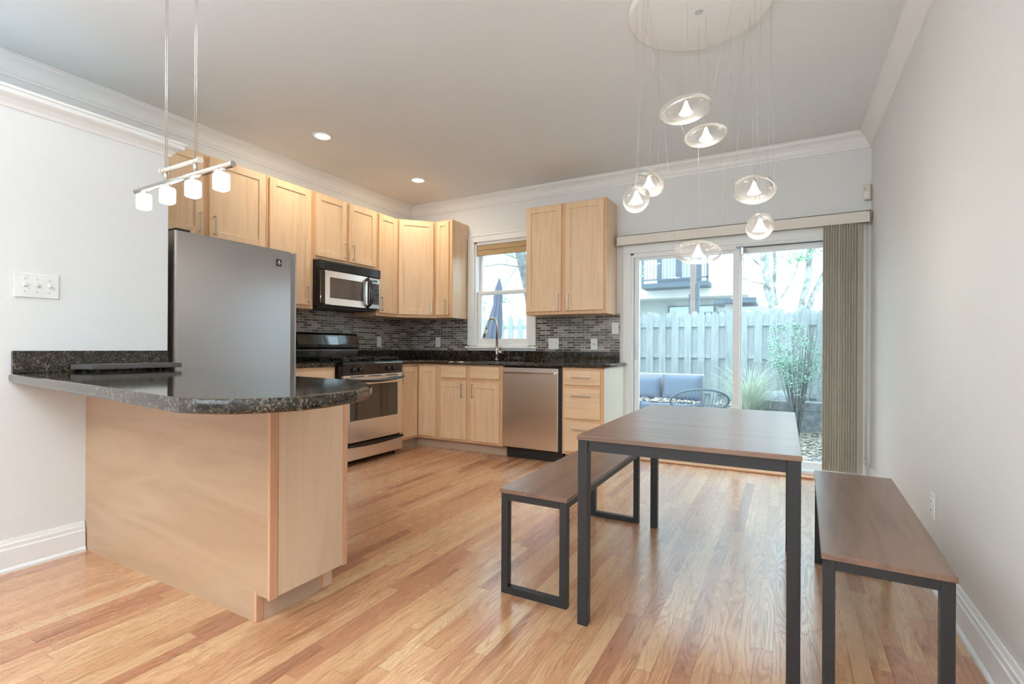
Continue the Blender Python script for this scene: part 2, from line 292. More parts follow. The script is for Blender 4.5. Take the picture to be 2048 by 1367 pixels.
# ------------------------------------------------------------------ mesh helpers
class MB:
    def __init__(self): self.bm = bmesh.new()
    def box(self, a, b, bev=0.0, mtx=None, seg=2):
        x0, y0, z0 = (min(a[i], b[i]) for i in range(3)); x1, y1, z1 = (max(a[i], b[i]) for i in range(3))
        vs = [self.bm.verts.new(p) for p in ((x0,y0,z0),(x1,y0,z0),(x1,y1,z0),(x0,y1,z0),(x0,y0,z1),(x1,y0,z1),(x1,y1,z1),(x0,y1,z1))]
        fs = [self.bm.faces.new([vs[i] for i in f]) for f in ((0,3,2,1),(4,5,6,7),(0,1,5,4),(1,2,6,5),(2,3,7,6),(3,0,4,7))]
        geo = vs
        if bev:
            es = list({e for f in fs for e in f.edges})
            r = bmesh.ops.bevel(self.bm, geom=es, offset=bev, segments=seg, affect='EDGES', profile=0.5)
            geo = list({v for f in r['faces'] for v in f.verts} | {v for v in vs if v.is_valid})
        if mtx: bmesh.ops.transform(self.bm, matrix=mtx, verts=[v for v in geo if v.is_valid])
        return self
    def cyl(self, p0, p1, r0, r1=None, n=16, caps=True):
        p0, p1 = Vector(p0), Vector(p1); r1 = r0 if r1 is None else r1
        d = (p1 - p0).normalized(); a = d.orthogonal().normalized(); c = d.cross(a)
        A = [self.bm.verts.new(p0 + (a*math.cos(2*PI*i/n) + c*math.sin(2*PI*i/n))*r0) for i in range(n)]
        B = [self.bm.verts.new(p1 + (a*math.cos(2*PI*i/n) + c*math.sin(2*PI*i/n))*r1) for i in range(n)]
        for i in range(n): self.bm.faces.new((A[i], A[(i+1)%n], B[(i+1)%n], B[i])).smooth = True
        if caps: self.bm.faces.new(A[::-1]); self.bm.faces.new(B)
        return self
    def tube(self, pts, r, n=8, closed=False):
        pts = [Vector(p) for p in pts]; m = len(pts); rings = []
        rs = r if isinstance(r, (list, tuple)) else [r]*m
        ref = None
        for k, p in enumerate(pts):
            q0 = pts[(k-1) % m] if (closed or k) else p; q1 = pts[(k+1) % m] if (closed or k < m-1) else p
            d = (q1 - q0).normalized()
            if ref is None: ref = d.orthogonal().normalized()
            a = (ref - d*ref.dot(d)).normalized(); ref = a; c = d.cross(a)
            rings.append([self.bm.verts.new(p + (a*math.cos(2*PI*i/n) + c*math.sin(2*PI*i/n))*rs[k]) for i in range(n)])
        for k in range(m if closed else m-1):
            A, B = rings[k], rings[(k+1) % m]
            for i in range(n): self.bm.faces.new((A[i], A[(i+1)%n], B[(i+1)%n], B[i])).smooth = True
        if not closed: self.bm.faces.new(rings[0][::-1]); self.bm.faces.new(rings[-1])
        return self
    def lathe(self, prof, c=(0,0,0), n=32, mtx=None):
        rings = []; c = Vector(c); allv = []
        for (r, z) in prof:
            if r < 1e-6: v = [self.bm.verts.new(c + Vector((0,0,z)))]
            else: v = [self.bm.verts.new(c + Vector((r*math.cos(2*PI*i/n), r*math.sin(2*PI*i/n), z))) for i in range(n)]
            rings.append(v); allv += v
        for A, B in zip(rings, rings[1:]):
            for i in range(n):
                j = (i+1) % n
                if len(A) == 1 and len(B) == 1: continue
                if len(A) == 1: f = self.bm.faces.new((A[0], B[j], B[i]))
                elif len(B) == 1: f = self.bm.faces.new((A[i], A[j], B[0]))
                else: f = self.bm.faces.new((A[i], A[j], B[j], B[i]))
                f.smooth = True
        if mtx: bmesh.ops.transform(self.bm, matrix=mtx, verts=allv)
        return self
    def prism(self, poly, z0, z1, bev=0.0, axis='Z', seg=3):
        """poly extruded; axis Z: (x,y) ; axis X: (y,z) between x=z0..z1 ; axis Y: (x,z)"""
        mp = {'Z': lambda p, t: (p[0], p[1], t), 'X': lambda p, t: (t, p[0], p[1]), 'Y': lambda p, t: (p[0], t, p[1])}[axis]
        A = [self.bm.verts.new(mp(p, z0)) for p in poly]; B = [self.bm.verts.new(mp(p, z1)) for p in poly]
        fs = [self.bm.faces.new(A[::-1]), self.bm.faces.new(B)]; n = len(poly)
        for i in range(n): self.bm.faces.new((A[i], A[(i+1)%n], B[(i+1)%n], B[i]))
        if bev:
            es = [e for e in fs[1].edges] + [e for e in fs[0].edges]
            bmesh.ops.bevel(self.bm, geom=es, offset=bev, segments=seg, affect='EDGES', profile=0.5)
        return self
    def quad(self, *ps):
        self.bm.faces.new([self.bm.verts.new(p) for p in ps]); return self
    def build(self, name, m, parent=None, loc=(0,0,0), rot=(0,0,0), smooth=False, recalc=True):
        if recalc: bmesh.ops.recalc_face_normals(self.bm, faces=self.bm.faces)
        me = bpy.data.meshes.new(name); self.bm.to_mesh(me); self.bm.free()
        ms = m if isinstance(m, list) else [m]
        for x in ms: me.materials.append(x)
        if smooth:
            for p in me.polygons: p.use_smooth = True
        o = bpy.data.objects.new(name, me); COL.objects.link(o); o.location = loc; o.rotation_euler = rot
        if parent: o.parent = parent
        return o
def box(name, a, b, m, parent=None, bev=0.0, **k): return MB().box(a, b, bev).build(name, m, parent, **k)
def tag(o, label, cat, group=None, kind=None):
    o['label'] = label; o['category'] = cat
    if group: o['group'] = group
    if kind: o['kind'] = kind
    return o
def thing(name, label, cat, loc=(0,0,0), rz=0.0, group=None):
    o = bpy.data.objects.new(name, None); COL.objects.link(o); o.location = loc; o.rotation_euler = (0,0,rz)
    o.empty_display_size = 0.1
    return tag(o, label, cat, group)
def struct(o): o['kind'] = 'structure'; return o
def copy_tree(o, parent=None):
    c = o.copy(); COL.objects.link(c)
    if parent: c.parent = parent
    for ch in [x for x in bpy.data.objects if x.parent == o]: copy_tree(ch, c)
    return c

# ------------------------------------------------------------------ room shell
struct(box('floor', (-0.0, -10, -0.1), (W, 0.0, 0.0), M_FLOOR))
struct(box('ceiling', (-0.15, -10.15, H), (W+0.15, 0.16, H+0.1), M_CEIL))
struct(box('wall_left', (-0.15, -10.15, -0.1), (0, 0.16, H), M_WALL))
struct(box('wall_right', (W, -10.15, -0.1), (W+0.15, 0.16, H), M_WALL))
# back wall with the kitchen window and the patio door opening
WX0, WX1, WZ0, WZ1 = 0.925, 1.63, 1.075, 2.24
DX0, DX1, DZ1 = 2.71, 4.55, 1.965
wb = MB()
wb.box((0, 0, -0.1), (WX0, 0.16, H)); wb.box((WX0, 0, -0.1), (WX1, 0.16, WZ0)); wb.box((WX0, 0, WZ1), (WX1, 0.16, H))
wb.box((WX1, 0, -0.1), (DX0, 0.16, H)); wb.box((DX0, 0, DZ1), (DX1, 0.16, H)); wb.box((DX1, 0, -0.1), (W, 0.16, H)); wb.box((DX0, 0, -0.1), (DX1, 0.16, -0.005))
struct(wb.build('wall_back', M_WALL))
# front wall behind the camera, two window openings invented for the added light
fb = MB()
for a, b in (((-0.15, 0), (1.25, H)), ((2.55, 0), (2.9, H)), ((4.2, 0), (W, H)), ((1.25, 0), (2.55, 0.7)), ((1.25, 2.4), (2.55, H)), ((2.9, 0), (4.2, 0.7)), ((2.9, 2.4), (4.2, H))):
    fb.box((a[0], -10.15, a[1]), (b[0], -10, b[1]))
struct(fb.build('wall_front', M_WALL))
# lower closet wall on the left that ends beside the refrigerator
struct(box('wall_closet', (0.001, -9.999, 0), (XP, YE, 2.205), M_WALL, bev=0.004))

def molding(name, prof, y0, y1, side, m=M_TRIM, z0=0.0, parent=None):
    """profile (out, z) swept in a straight run. side: 'L' wall x=c facing +x, 'R' facing -x, 'B' facing -y"""
    mb = MB(); kind, c, sgn = side
    A, B = [], []
    for (o_, z) in prof:
        if kind == 'x': A.append(mb.bm.verts.new((c + sgn*o_, y0 + (0 if True else 0), z0+z))); B.append(mb.bm.verts.new((c + sgn*o_, y1, z0+z)))
        else: A.append(mb.bm.verts.new((y0, c - o_, z0+z))); B.append(mb.bm.verts.new((y1, c - o_, z0+z)))
    n = len(prof)
    for i in range(n):
        mb.bm.faces.new((A[i], A[(i+1) % n], B[(i+1) % n], B[i]))
    mb.bm.faces.new(A); mb.bm.faces.new(B[::-1])
    return mb.build(name, m, parent)
def miter(o, cx, cy): return o
CROWN = [(0.0, -0.118), (0.010, -0.118), (0.014, -0.104), (0.020, -0.100), (0.026, -0.088), (0.034, -0.066), (0.048, -0.044), (0.066, -0.028), (0.074, -0.022), (0.076, -0.012), (0.084, -0.010), (0.084, 0.0), (0.0, 0.0)]
# crown around the ceiling, one mitred run of the profile per wall
def crown_run(name, pts, inward, prof, zt, m=M_TRIM):
    """pts: wall line end points; ends shortened by the projection on mitred corners"""
    mb = MB(); (xa, ya, ma), (xb, yb, mb_) = pts
    d = Vector((xb-xa, yb-ya, 0)).normalized(); nrm = Vector(inward)
    A, B = [], []
    for (o_, z) in prof:
        A.append(mb.bm.verts.new(Vector((xa, ya, zt+z)) + nrm*o_ + d*o_*ma)); B.append(mb.bm.verts.new(Vector((xb, yb, zt+z)) + nrm*o_ - d*o_*mb_))
    n = len(prof)
    for i in range(n): mb.bm.faces.new((A[i], A[(i+1) % n], B[(i+1) % n], B[i]))
    mb.bm.faces.new(A); mb.bm.faces.new(B[::-1])
    return struct(mb.build(name, m))
crown_run('trim_1', ((0, -10, 0), (0, 0, 1)), (1, 0, 0), CROWN, H - 0.0005)
crown_run('trim_2', ((0, 0, 1), (W, 0, 1)), (0, -1, 0), CROWN, H - 0.0005)
crown_run('trim_3', ((W, -10, 0), (W, 0, 1)), (-1, 0, 0), CROWN, H - 0.0005)
LCROWN = [(0.0, -0.055), (0.006, -0.055), (0.014, -0.040), (0.030, -0.022), (0.052, -0.010), (0.058, -0.004), (0.058, 0.014), (0.066, 0.016), (0.066, 0.028), (0.0, 0.028)]
crown_run('trim_4', ((XP, -9.99, 0), (XP, YE, -1)), (1, 0, 0), LCROWN, 2.205)
crown_run('trim_5', ((XP, YE, -1), (0.36, YE, 0)), (0, 1, 0), LCROWN, 2.205)
BASEP = [(0.0, 0.0), (0.024, 0.0), (0.024, 0.012), (0.018, 0.020), (0.016, 0.022), (0.016, 0.104), (0.012, 0.110), (0.012, 0.128), (0.008, 0.131), (0.006, 0.142), (0.004, 0.150), (0.0, 0.150)]
crown_run('baseboard_left', ((XP, -9.99, 0), (XP, -3.572, 0)), (1, 0, 0), BASEP, 0.0)
crown_run('baseboard_right', ((W, -10, 0), (W, -0.0, 0)), (-1, 0, 0), BASEP, 0.0)

# tile backsplash (wall finish between the granite and the wall cabinets)
tag(MB().box((0.006, -0.007, 1.016), (0.86, -0.0005, 1.41)).box((1.68, -0.007, 1.016), (2.612, -0.0005, 1.385)).box((0.86, -0.007, 1.016), (1.68, -0.0005, 1.03)).build('tile_backsplash', M_TILE_X),
    'brown and grey glass mosaic backsplash on the window wall, either side of the window', 'backsplash')
tag(MB().box((0.0005, -2.6, 1.0165), (0.006, -0.0005, 1.6)).build('tile_backsplash', M_TILE_Y),
    'brown and grey glass mosaic backsplash on the left wall behind the range', 'backsplash')

# ------------------------------------------------------------------ kitchen window
cs = MB()
cw = 0.078
for a, b in (((WX0-cw, WZ0-0.0), (WX0, WZ1)), ((WX1, WZ0), (WX1+cw, WZ1)), ((WX0-cw, WZ1+0.0002), (WX1+cw, WZ1+cw))):
    cs.box((a[0], -0.022, a[1]), (b[0], -0.0005, b[1]), 0.002)
for a, b in (((WX0-cw, WZ0), (WX0-cw+0.016, WZ1+cw-0.0165)), ((WX1+cw-0.016, WZ0), (WX1+cw, WZ1+cw-0.0165)), ((WX0-cw, WZ1+cw-0.016), (WX1+cw, WZ1+cw))):
    cs.box((a[0], -0.030, a[1]), (b[0], -0.0223, b[1]), 0.002)
win = struct(cs.build('window_1', M_TRIM))
box('window_sill', (WX0-cw-0.02, -0.052, 1.040), (WX1+cw+0.02, 0.03, 1.062), M_TRIM, win, 0.004)
box('sill_apron', (WX0-cw, -0.02, 1.017), (WX1+cw, -0.0075, 1.040), M_TRIM, win, 0.003)
jb = MB()
jb.box((WX0, 0.0, WZ0-0.012), (WX0+0.02, 0.15, WZ1)); jb.box((WX1-0.02, 0.0, WZ0-0.012), (WX1, 0.15, WZ1)); jb.box((WX0, 0.0, WZ1-0.02), (WX1, 0.15, WZ1)); jb.box((WX0, 0.03, WZ0-0.012), (WX1, 0.15, WZ0+0.02))
jb.build('window_jamb', M_VINYL, win)
def sash(y, z0, z1, st, br, tr, name):
    s = MB(); x0, x1 = WX0+0.02, WX1-0.02
    s.box((x0, y, z0), (x0+st, y+0.035, z1), 0.003); s.box((x1-st, y, z0), (x1, y+0.035, z1), 0.003)
    s.box((x0+st, y, z0), (x1-st, y+0.035, z0+br), 0.002); s.box((x0+st, y, z1-tr), (x1-st, y+0.035, z1), 0.002)
    o = s.build(name, M_VINYL, win)
    MB().quad((x0+st-0.002, y+0.018, z0+br-0.002), (x1-st+0.002, y+0.018, z0+br-0.002), (x1-st+0.002, y+0.018, z1-tr+0.002), (x0+st-0.002, y+0.018, z1-tr+0.002)).build('pane', M_GLASS, o)
sash(0.035, WZ0+0.02, 1.685, 0.042, 0.055, 0.032, 'lower_sash')
sash(0.078, 1.650, WZ1-0.02, 0.036, 0.032, 0.04, 'upper_sash')
sh = thing('roman_shade', 'tan woven fabric shade folded up at the top of the kitchen window', 'window shade', (1.28, 0.0, 2.10))
s = MB(); s.box((-0.33, 0.012, 0.0), (0.33, 0.024, 0.115)); s.box((-0.33, 0.002, -0.012), (0.33, 0.030, 0.012), 0.004)
s.box((-0.33, 0.002, 0.05), (0.33, 0.02, 0.062), 0.003); s.build('folded_fabric', M_SHADE, sh)
box('headrail', (-0.33, 0.0, 0.108), (0.33, 0.032, 0.118), M_PLATE, sh)

# ------------------------------------------------------------------ sliding patio door
dr = MB()
dr.box((DX0-0.065, -0.020, 0.0185), (DX0+0.005, -0.0005, DZ1-0.0052), 0.003); dr.box((DX1-0.005, -0.020, 0.0185), (W-0.03, -0.0005, DZ1-0.0052), 0.003); dr.box((DX0-0.065, -0.020, DZ1-0.005), (W-0.03, -0.0005, DZ1+0.075), 0.003)
door = struct(dr.build('door_1', M_TRIM))
fr = MB()
fr.box((DX0, 0.0, 0.0), (DX0+0.03, 0.15, DZ1)); fr.box((DX1-0.03, 0.0, 0.0), (DX1, 0.15, DZ1)); fr.box((DX0, 0.0, DZ1-0.02), (DX1, 0.15, DZ1)); fr.box((DX0, 0.0, 0.0), (DX1, 0.15, 0.03))
fr.box((DX0+0.03, 0.0, DZ1-0.045), (3.64, 0.03, DZ1-0.02)); fr.box((DX0+0.03, 0.0, 0.03), (DX1-0.03, 0.012, 0.045))
fr.build('door_frame', M_VINYL, door)
def panel(name, x0, x1, y, z0, z1, sl, sr, bt, tp, t=0.042):
    s = MB()
    s.box((x0, y, z0), (x0+sl, y+t, z1), 0.004); s.box((x1-sr, y, z0), (x1, y+t, z1), 0.004); s.box((x0+sl, y, z0), (x1-sr, y+t, z0+bt), 0.003); s.box((x0+sl, y, z1-tp), (x1-sr, y+t, z1), 0.003)
    o = s.build(name, M_VINYL, door)
    yy = y + t/2
    MB().quad((x0+sl-0.002, yy, z0+bt-0.002), (x1-sr+0.002, yy, z0+bt-0.002), (x1-sr+0.002, yy, z1-tp+0.002), (x0+sl-0.002, yy, z1-tp+0.002)).build('glass_pane', M_GLASS, o)
    return o
lp = panel('sliding_panel', 2.742, 3.672, 0.032, 0.045, 1.928, 0.045, 0.055, 0.085, 0.030)
rp = panel('fixed_panel', 3.645, 4.518, 0.085, 0.040, 1.945, 0.04, 0.05, 0.065, 0.050)
box('track_gap', (3.68, 0.06, DZ1-0.024), (DX1-0.03, 0.10, DZ1-0.018), M_DARKSLOT, door)
hd = MB(); hd.box((2.752, 0.024, 0.94), (2.776, 0.033, 1.12), 0.004)
hd.tube([(2.764, 0.026, 0.955), (2.766, -0.002, 0.975), (2.770, -0.012, 1.03), (2.766, -0.002, 1.085), (2.764, 0.026, 1.105)], 0.007)
hd.build('door_handle', M_PLATE, lp)
lk = MB(); lk.box((3.678, 0.028, 1.875), (3.70, 0.05, 1.94), 0.003); lk.cyl((3.70, 0.04, 1.905), (3.73, 0.04, 1.905), 0.010); lk.cyl((3.722, 0.04, 1.905), (3.728, 0.04, 1.905), 0.017)
lk.build('security_latch', M_STEELBAR, door)
pk = MB(); pk.box((3.681, 0.03, 1.765), (3.700, 0.045, 1.825), 0.003); pk.tube([(3.685, 0.038, 1.82), (3.685, 0.038, 1.87), (3.691, 0.038, 1.88), (3.697, 0.038, 1.87), (3.697, 0.038, 1.82)], 0.0025)
tag(pk.build('padlock', M_STEELBAR), 'small brass and steel padlock hanging from the patio door latch', 'padlock')
struct(box('trim_6', (DX0-0.07, -0.085, 0.0002), (W-0.03, -0.0005, 0.018), wood('oak_threshold', srgb(196, 146, 104), srgb(218, 170, 126), 'X', 0.35), bev=0.006))

# vertical blind pushed to the right
vb = thing('vertical_blind', 'taupe vertical blind drawn to the right side of the patio door', 'blind', (2.60, 0, 2.03))
v = MB(); v.box((0, -0.105, 0), (1.995, -0.098, 0.09), 0.002); v.box((0, -0.105, 0), (0.007, -0.0205, 0.09)); v.box((1.988, -0.105, 0), (1.995, -0.0205, 0.09)); v.box((0, -0.105, 0.083), (1.995, -0.0205, 0.09))
v.build('valance', M_VALANCE, vb)
box('track', (0.01, -0.085, 0.035), (1.985, -0.045, 0.062), M_PLATE, vb)
vane0 = None
nv = 20
for i in range(nv):
    if vane0 is None:
        s = MB(); w2 = 0.0445
        pts = [(-w2 + 2*w2*t/6, 0.004*math.sin(PI*t/6)) for t in range(7)]
        A = [s.bm.verts.new((p[0], p[1], -1.945)) for p in pts]; B = [s.bm.verts.new((p[0], p[1], 0.033)) for p in pts]
        A2 = [s.bm.verts.new((p[0], p[1]+0.0012, -1.945)) for p in pts]; B2 = [s.bm.verts.new((p[0], p[1]+0.0012, 0.033)) for p in pts]
        for k in range(6):
            s.bm.faces.new((A[k], A[k+1], B[k+1], B[k])); s.bm.faces.new((A2[k], A2[k+1], B2[k+1], B2[k])); s.bm.faces.new((A[k], A[k+1], A2[k+1], A2[k]))
        s.bm.faces.new((A[0], B[0], B2[0], A2[0])); s.bm.faces.new((A[6], B[6], B2[6], A2[6]))
        vane0 = s.build('vane', M_VANE, vb); o = vane0
    else:
        o = vane0.copy(); COL.objects.link(o)
    x = 1.712 + 0.0118*i + (0.006 if 7 < i < 10 else 0)
    o.location = (x, -0.066, 0); o.rotation_euler = (0, 0, math.radians(50 + 13*math.sin(i*2.1) - (28 if i == 8 else 0)))
cdm = MB(); cdm.tube([(4.568, -0.06, 2.03), (4.566, -0.058, 1.2), (4.568, -0.058, 0.19)], 0.0016, 6); cdm.tube([(4.574, -0.06, 2.03), (4.580, -0.06, 1.3), (4.572, -0.058, 0.19)], 0.0013, 6)
cdm.cyl((4.570, -0.058, 0.85), (4.570, -0.058, 0.80), 0.004, 0.007, 8); cdm.cyl((4.57, -0.058, 0.16), (4.57, -0.058, 0.19), 0.008, 0.006, 8)
cdm.build('pull_cord', M_IVORY, vb, loc=(-2.60, 0, -2.03))

ms = thing('motion_sensor', 'small ivory motion sensor in the upper corner above the blind', 'sensor', (4.592, -0.03, 2.215))
s = MB(); s.box((-0.035, -0.025, 0), (0.017, 0.012, 0.12), 0.008, Matrix.Rotation(-0.5, 4, 'Z')); s.build('housing', M_IVORY, ms)
s = MB(); s.box((-0.03, -0.029, 0.012), (0.010, -0.024, 0.062), 0.003, Matrix.Rotation(-0.5, 4, 'Z')); s.build('lens', M_PLATE, ms)
s = MB(); s.box((-0.022, -0.0275, 0.082), (-0.016, -0.0255, 0.088), 0, Matrix.Rotation(-0.5, 4, 'Z')); s.build('indicator', M_DARKSLOT, ms)

# ------------------------------------------------------------------ cabinets
def shaker(name, parent, x0, x1, z0, z1, y, fw_=0.055, t=0.019, m=None, loc=(0,0,0), rz=0.0, flat=False, handle=None, hlen=0.128):
    """door or drawer front standing in front of plane y (its back), facing -y"""
    m = m or M_MAPLE; s = MB()
    if flat: s.box((x0, y-t, z0), (x1, y, z1), 0.003)
    else:
        f = min(fw_, (x1-x0)*0.3)
        s.box((x0, y-t, z0), (x0+f, y, z1), 0.002); s.box((x1-f, y-t, z0), (x1, y, z1), 0.002)
        s.box((x0+f, y-t, z0), (x1-f, y, z0+f), 0.002); s.box((x0+f, y-t, z1-f), (x1-f, y, z1), 0.002)
        s.box((x0+f-0.003, y-t+0.009, z0+f-0.003), (x1-f+0.003, y-0.003, z1-f+0.003))
    o = s.build(name, m, parent, loc, (0, 0, rz))
    if handle:
        kind, hx, hz = handle; h = MB(); yb = y - t; r = 0.0045; d = 0.030
        if kind == 'v':
            h.box((hx-r, yb-d-0.004, hz-hlen/2-0.012), (hx+r, yb-d+0.004, hz+hlen/2+0.012), 0.0015)
            for q in (-1, 1): h.cyl((hx, yb, hz+q*hlen/2), (hx, yb-d, hz+q*hlen/2), 0.004, n=8)
        else:
            h.box((hx-hlen/2-0.012, yb-d-0.004, hz-r), (hx+hlen/2+0.012, yb-d+0.004, hz+r), 0.0015)
            for q in (-1, 1): h.cyl((hx+q*hlen/2, yb, hz), (hx+q*hlen/2, yb-d, hz), 0.004, n=8)
        h.build('handle', M_STEELBAR, o)
    return o
ZB, ZT = 1.374, 2.443
R90 = PI/2
# body: panels box with a face frame in front, in local space (width on +x, front towards -y)
def cab_body(parent, w, d, h, z0=0.0, side=None):
    s = MB(); s.box((0, -d+0.018, z0), (w, -0.001, z0+h)); s.build('body', side or M_MAPLE, parent)
    f = MB(); f.box((0.0005, -d, z0+0.0005), (w-0.0005, -d+0.018, z0+h-0.0005), 0.001); f.build('face_frame', M_MAPLE_D, parent)

G_UP = 'maple wall cabinets'
def upper(name, label, loc, rz, w, h, doors, d=0.32, side=None):
    t = thing(name, label, 'cabinet', loc, rz); cab_body(t, w, d, h, 0, side)
    for (x0, x1, hx) in doors: shaker('door', t, x0, x1, 0.032, h-0.012, -d, handle=('v', hx, 0.125))
    return t
g = 0.001
# right of the window
upper('wall_cabinet', 'honey maple double-door wall cabinet between the window and the patio door', (1.744, -0.007, ZB), 0, 0.833, ZT-ZB, [(0.008, 0.385, 0.357), (0.430, 0.808, 0.462)], 0.313)
# left wall, from the refrigerator to the corner
upper('wall_cabinet', 'maple double-door wall cabinet above the refrigerator', (0, -3.14, 1.81), R90, 0.965, ZT-1.81, [(0.015, 0.455, 0.425), (0.500, 0.945, 0.530)])
upper('wall_cabinet', 'tall single-door maple wall cabinet between the refrigerator and the microwave', (0.006, -2.173, ZB+0.01), R90, 0.456, ZT-ZB-0.01, [(0.018, 0.418, 0.390)], 0.314)
upper('wall_cabinet', 'short maple double-door wall cabinet directly above the microwave', (0, -1.716, 1.835), R90, 0.786, ZT-1.835, [(0.020, 0.372, 0.345), (0.414, 0.762, 0.441)])
upper('wall_cabinet', 'narrow maple wall cabinet between the microwave and the corner cabinet', (0.006, -0.929, ZB), R90, 0.305, ZT-ZB, [(0.022, 0.290, 0.050)], 0.314)
upper('wall_cabinet', 'very narrow maple wall cabinet immediately left of the kitchen window', (0.612, -0.007, ZB), 0, 0.226, ZT-ZB, [(0.022, 0.190, 0.160)], 0.313)
# diagonal corner cabinet
P0 = Vector((0.32, -0.622)); P1 = Vector((0.61, -0.322)); ang = math.atan2(P1.y-P0.y, P1.x-P0.x); ln = (P1-P0).length
t = thing('corner_wall_cabinet', 'diagonal maple wall cabinet in the corner of the kitchen', 'cabinet', (P0.x, P0.y, ZB), ang)
def loc2(p): q = Vector(p) - P0; return (q.x*math.cos(-ang) - q.y*math.sin(-ang), q.x*math.sin(-ang) + q.y*math.cos(-ang))
MB().prism([loc2(p) for p in ((0.0065, -0.622), (0.32, -0.622), (0.61, -0.322), (0.61, -0.0075), (0.0065, -0.0075))], 0, ZT-ZB).build('body', M_MAPLE_D, t)
shaker('door', t, 0.022, ln-0.022, 0.032, ZT-ZB-0.012, -0.001, handle=('v', ln-0.048, 0.125))

# base cabinets
HB = 0.877
def base_body(parent, w, d=0.61, toe=0.10, side=None, z1=HB):
    s = MB(); s.box((0, -d+0.018, toe), (w, -0.001, z1)); s.build('body', side or M_MAPLE, parent)
    f = MB(); f.box((0.0005, -d, toe), (w-0.0005, -d+0.018, z1-0.0005), 0.001); f.build('face_frame', M_MAPLE_D, parent)
    box('toe_kick', (0.0, -d+0.075, 0.0), (w, -d+0.09, toe), M_TOE, parent)
# sink base
t = thing('sink_base_cabinet', 'maple sink base cabinet with two doors and two false drawer fronts under the window', 'cabinet', (0.868, 0, 0))
s = MB(); s.box((0, -0.592, 0.10), (0.018, -0.001, HB)); s.box((0.762, -0.592, 0.10), (0.780, -0.001, HB)); s.box((0, -0.592, 0.10), (0.78, -0.001, 0.12)); s.box((0, -0.02, 0.10), (0.78, -0.001, HB)); s.build('body', M_MAPLE, t)
MB().box((0.0005, -0.61, 0.10), (0.7795, -0.592, HB), 0.001).build('face_frame', M_MAPLE_D, t)
box('toe_kick', (0, -0.535, 0), (0.784, -0.52, 0.10), M_TOE, t)
shaker('drawer_front', t, 0.050, 0.366, 0.742, 0.862, -0.61, flat=True, m=M_MAPLE_H)
shaker('drawer_front', t, 0.414, 0.748, 0.742, 0.862, -0.61, flat=True, m=M_MAPLE_H)
shaker('door', t, 0.050, 0.366, 0.126, 0.705, -0.61, handle=('v', 0.327, 0.62), hlen=0.12)
shaker('door', t, 0.414, 0.748, 0.126, 0.705, -0.61, handle=('v', 0.450, 0.62), hlen=0.12)
# drawer base at the right end
t = thing('drawer_base_cabinet', 'maple three-drawer base cabinet with a cream side at the right end of the counter', 'cabinet', (2.266, 0, 0))
base_body(t, 0.388, side=M_MAPLE); box('side_panel', (0.3885, -0.61, 0.0), (0.3945, -0.001, HB-0.001), M_CREAMPANEL, t)
for z0, z1 in ((0.722, 0.850), (0.425, 0.690), (0.126, 0.396)):
    shaker('drawer', t, 0.022, 0.358, z0, z1, -0.61, flat=True, m=M_MAPLE_H, handle=('h', 0.19, z1-0.060 if z1 > .8 else z1-0.062), hlen=0.150)
# corner base with the folding door
t = thing('corner_base_cabinet', 'maple corner base cabinet with a folding two-leaf door beside the range', 'cabinet', (0, 0, 0))
MB().prism([(0.001, -0.934), (0.592, -0.934), (0.592, -0.592), (0.866, -0.592), (0.866, -0.001), (0.001, -0.001)], 0.10, HB).build('body', M_MAPLE, t)
MB().prism([(0.592, -0.934), (0.610, -0.934), (0.610, -0.610), (0.866, -0.610), (0.866, -0.592), (0.592, -0.592)], 0.10, HB-0.0005).build('face_frame', M_MAPLE_D, t)
MB().prism([(0.520, -0.934), (0.535, -0.934), (0.535, -0.535), (0.868, -0.535), (0.868, -0.520), (0.520, -0.520)], 0, 0.10).build('toe_kick', M_TOE, t)
shaker('door', t, 0.006, 0.296, 0.126, 0.850, 0, loc=(0.610, -0.932, 0), rz=R90, handle=('v', 0.030, 0.745), hlen=0.12)
shaker('door', t, 0.020, 0.246, 0.126, 0.850, 0, loc=(0.610, -0.610, 0))
# drawer cabinet between range and refrigerator
t = thing('drawer_base_cabinet', 'maple base cabinet between the range and the refrigerator, a top drawer showing', 'cabinet', (0, -2.235, 0), R90)
base_body(t, 0.515)
shaker('drawer', t, 0.02, 0.485, 0.715, 0.850, -0.61, flat=True, m=M_MAPLE_H, handle=('h', 0.25, 0.785), hlen=0.16)
shaker('door', t, 0.02, 0.485, 0.126, 0.69, -0.61, handle=('v', 0.06, 0.60))

# ------------------------------------------------------------------ countertops
CT = 0.914
def slab_edge(): pass
t = thing('countertop', 'dark brown granite L-shaped countertop running under the window to the range', 'countertop', (0, 0, HB+0.0005))
z1 = CT - HB - 0.0005
s = MB()
SX0, SX1, SY0, SY1 = 1.00, 1.50, -0.53, -0.15
# outline with the sink cut out, as one ring of polygons
out = [(0.001, -0.936), (0.635, -0.936), (0.635, -0.700), (0.652, -0.655), (0.700, -0.635), (2.668, -0.635), (2.668, -0.001), (0.001, -0.001)]
s.prism([(0.001, -0.936), (0.635, -0.936), (0.635, -0.700), (0.652, -0.655), (0.700, -0.635), (SX0, -0.635), (SX0, -0.001), (0.001, -0.001)], 0, z1)
s.box((SX0, -0.635, 0), (SX1, SY0, z1)); s.box((SX0, SY1, 0), (SX1, -0.001, z1)); s.box((SX1, -0.635, 0), (2.668, -0.001, z1), 0.0)
s.build('slab', M_GRANITE, t)
e = MB(); e.tube([(0.635, -0.936, z1/2), (0.635, -0.700, z1/2), (0.652, -0.655, z1/2), (0.700, -0.635, z1/2), (2.668, -0.635, z1/2), (2.668, -0.03, z1/2)], z1/2-0.0005, 12)
e.build('rounded_edge', M_GRANITE, t)
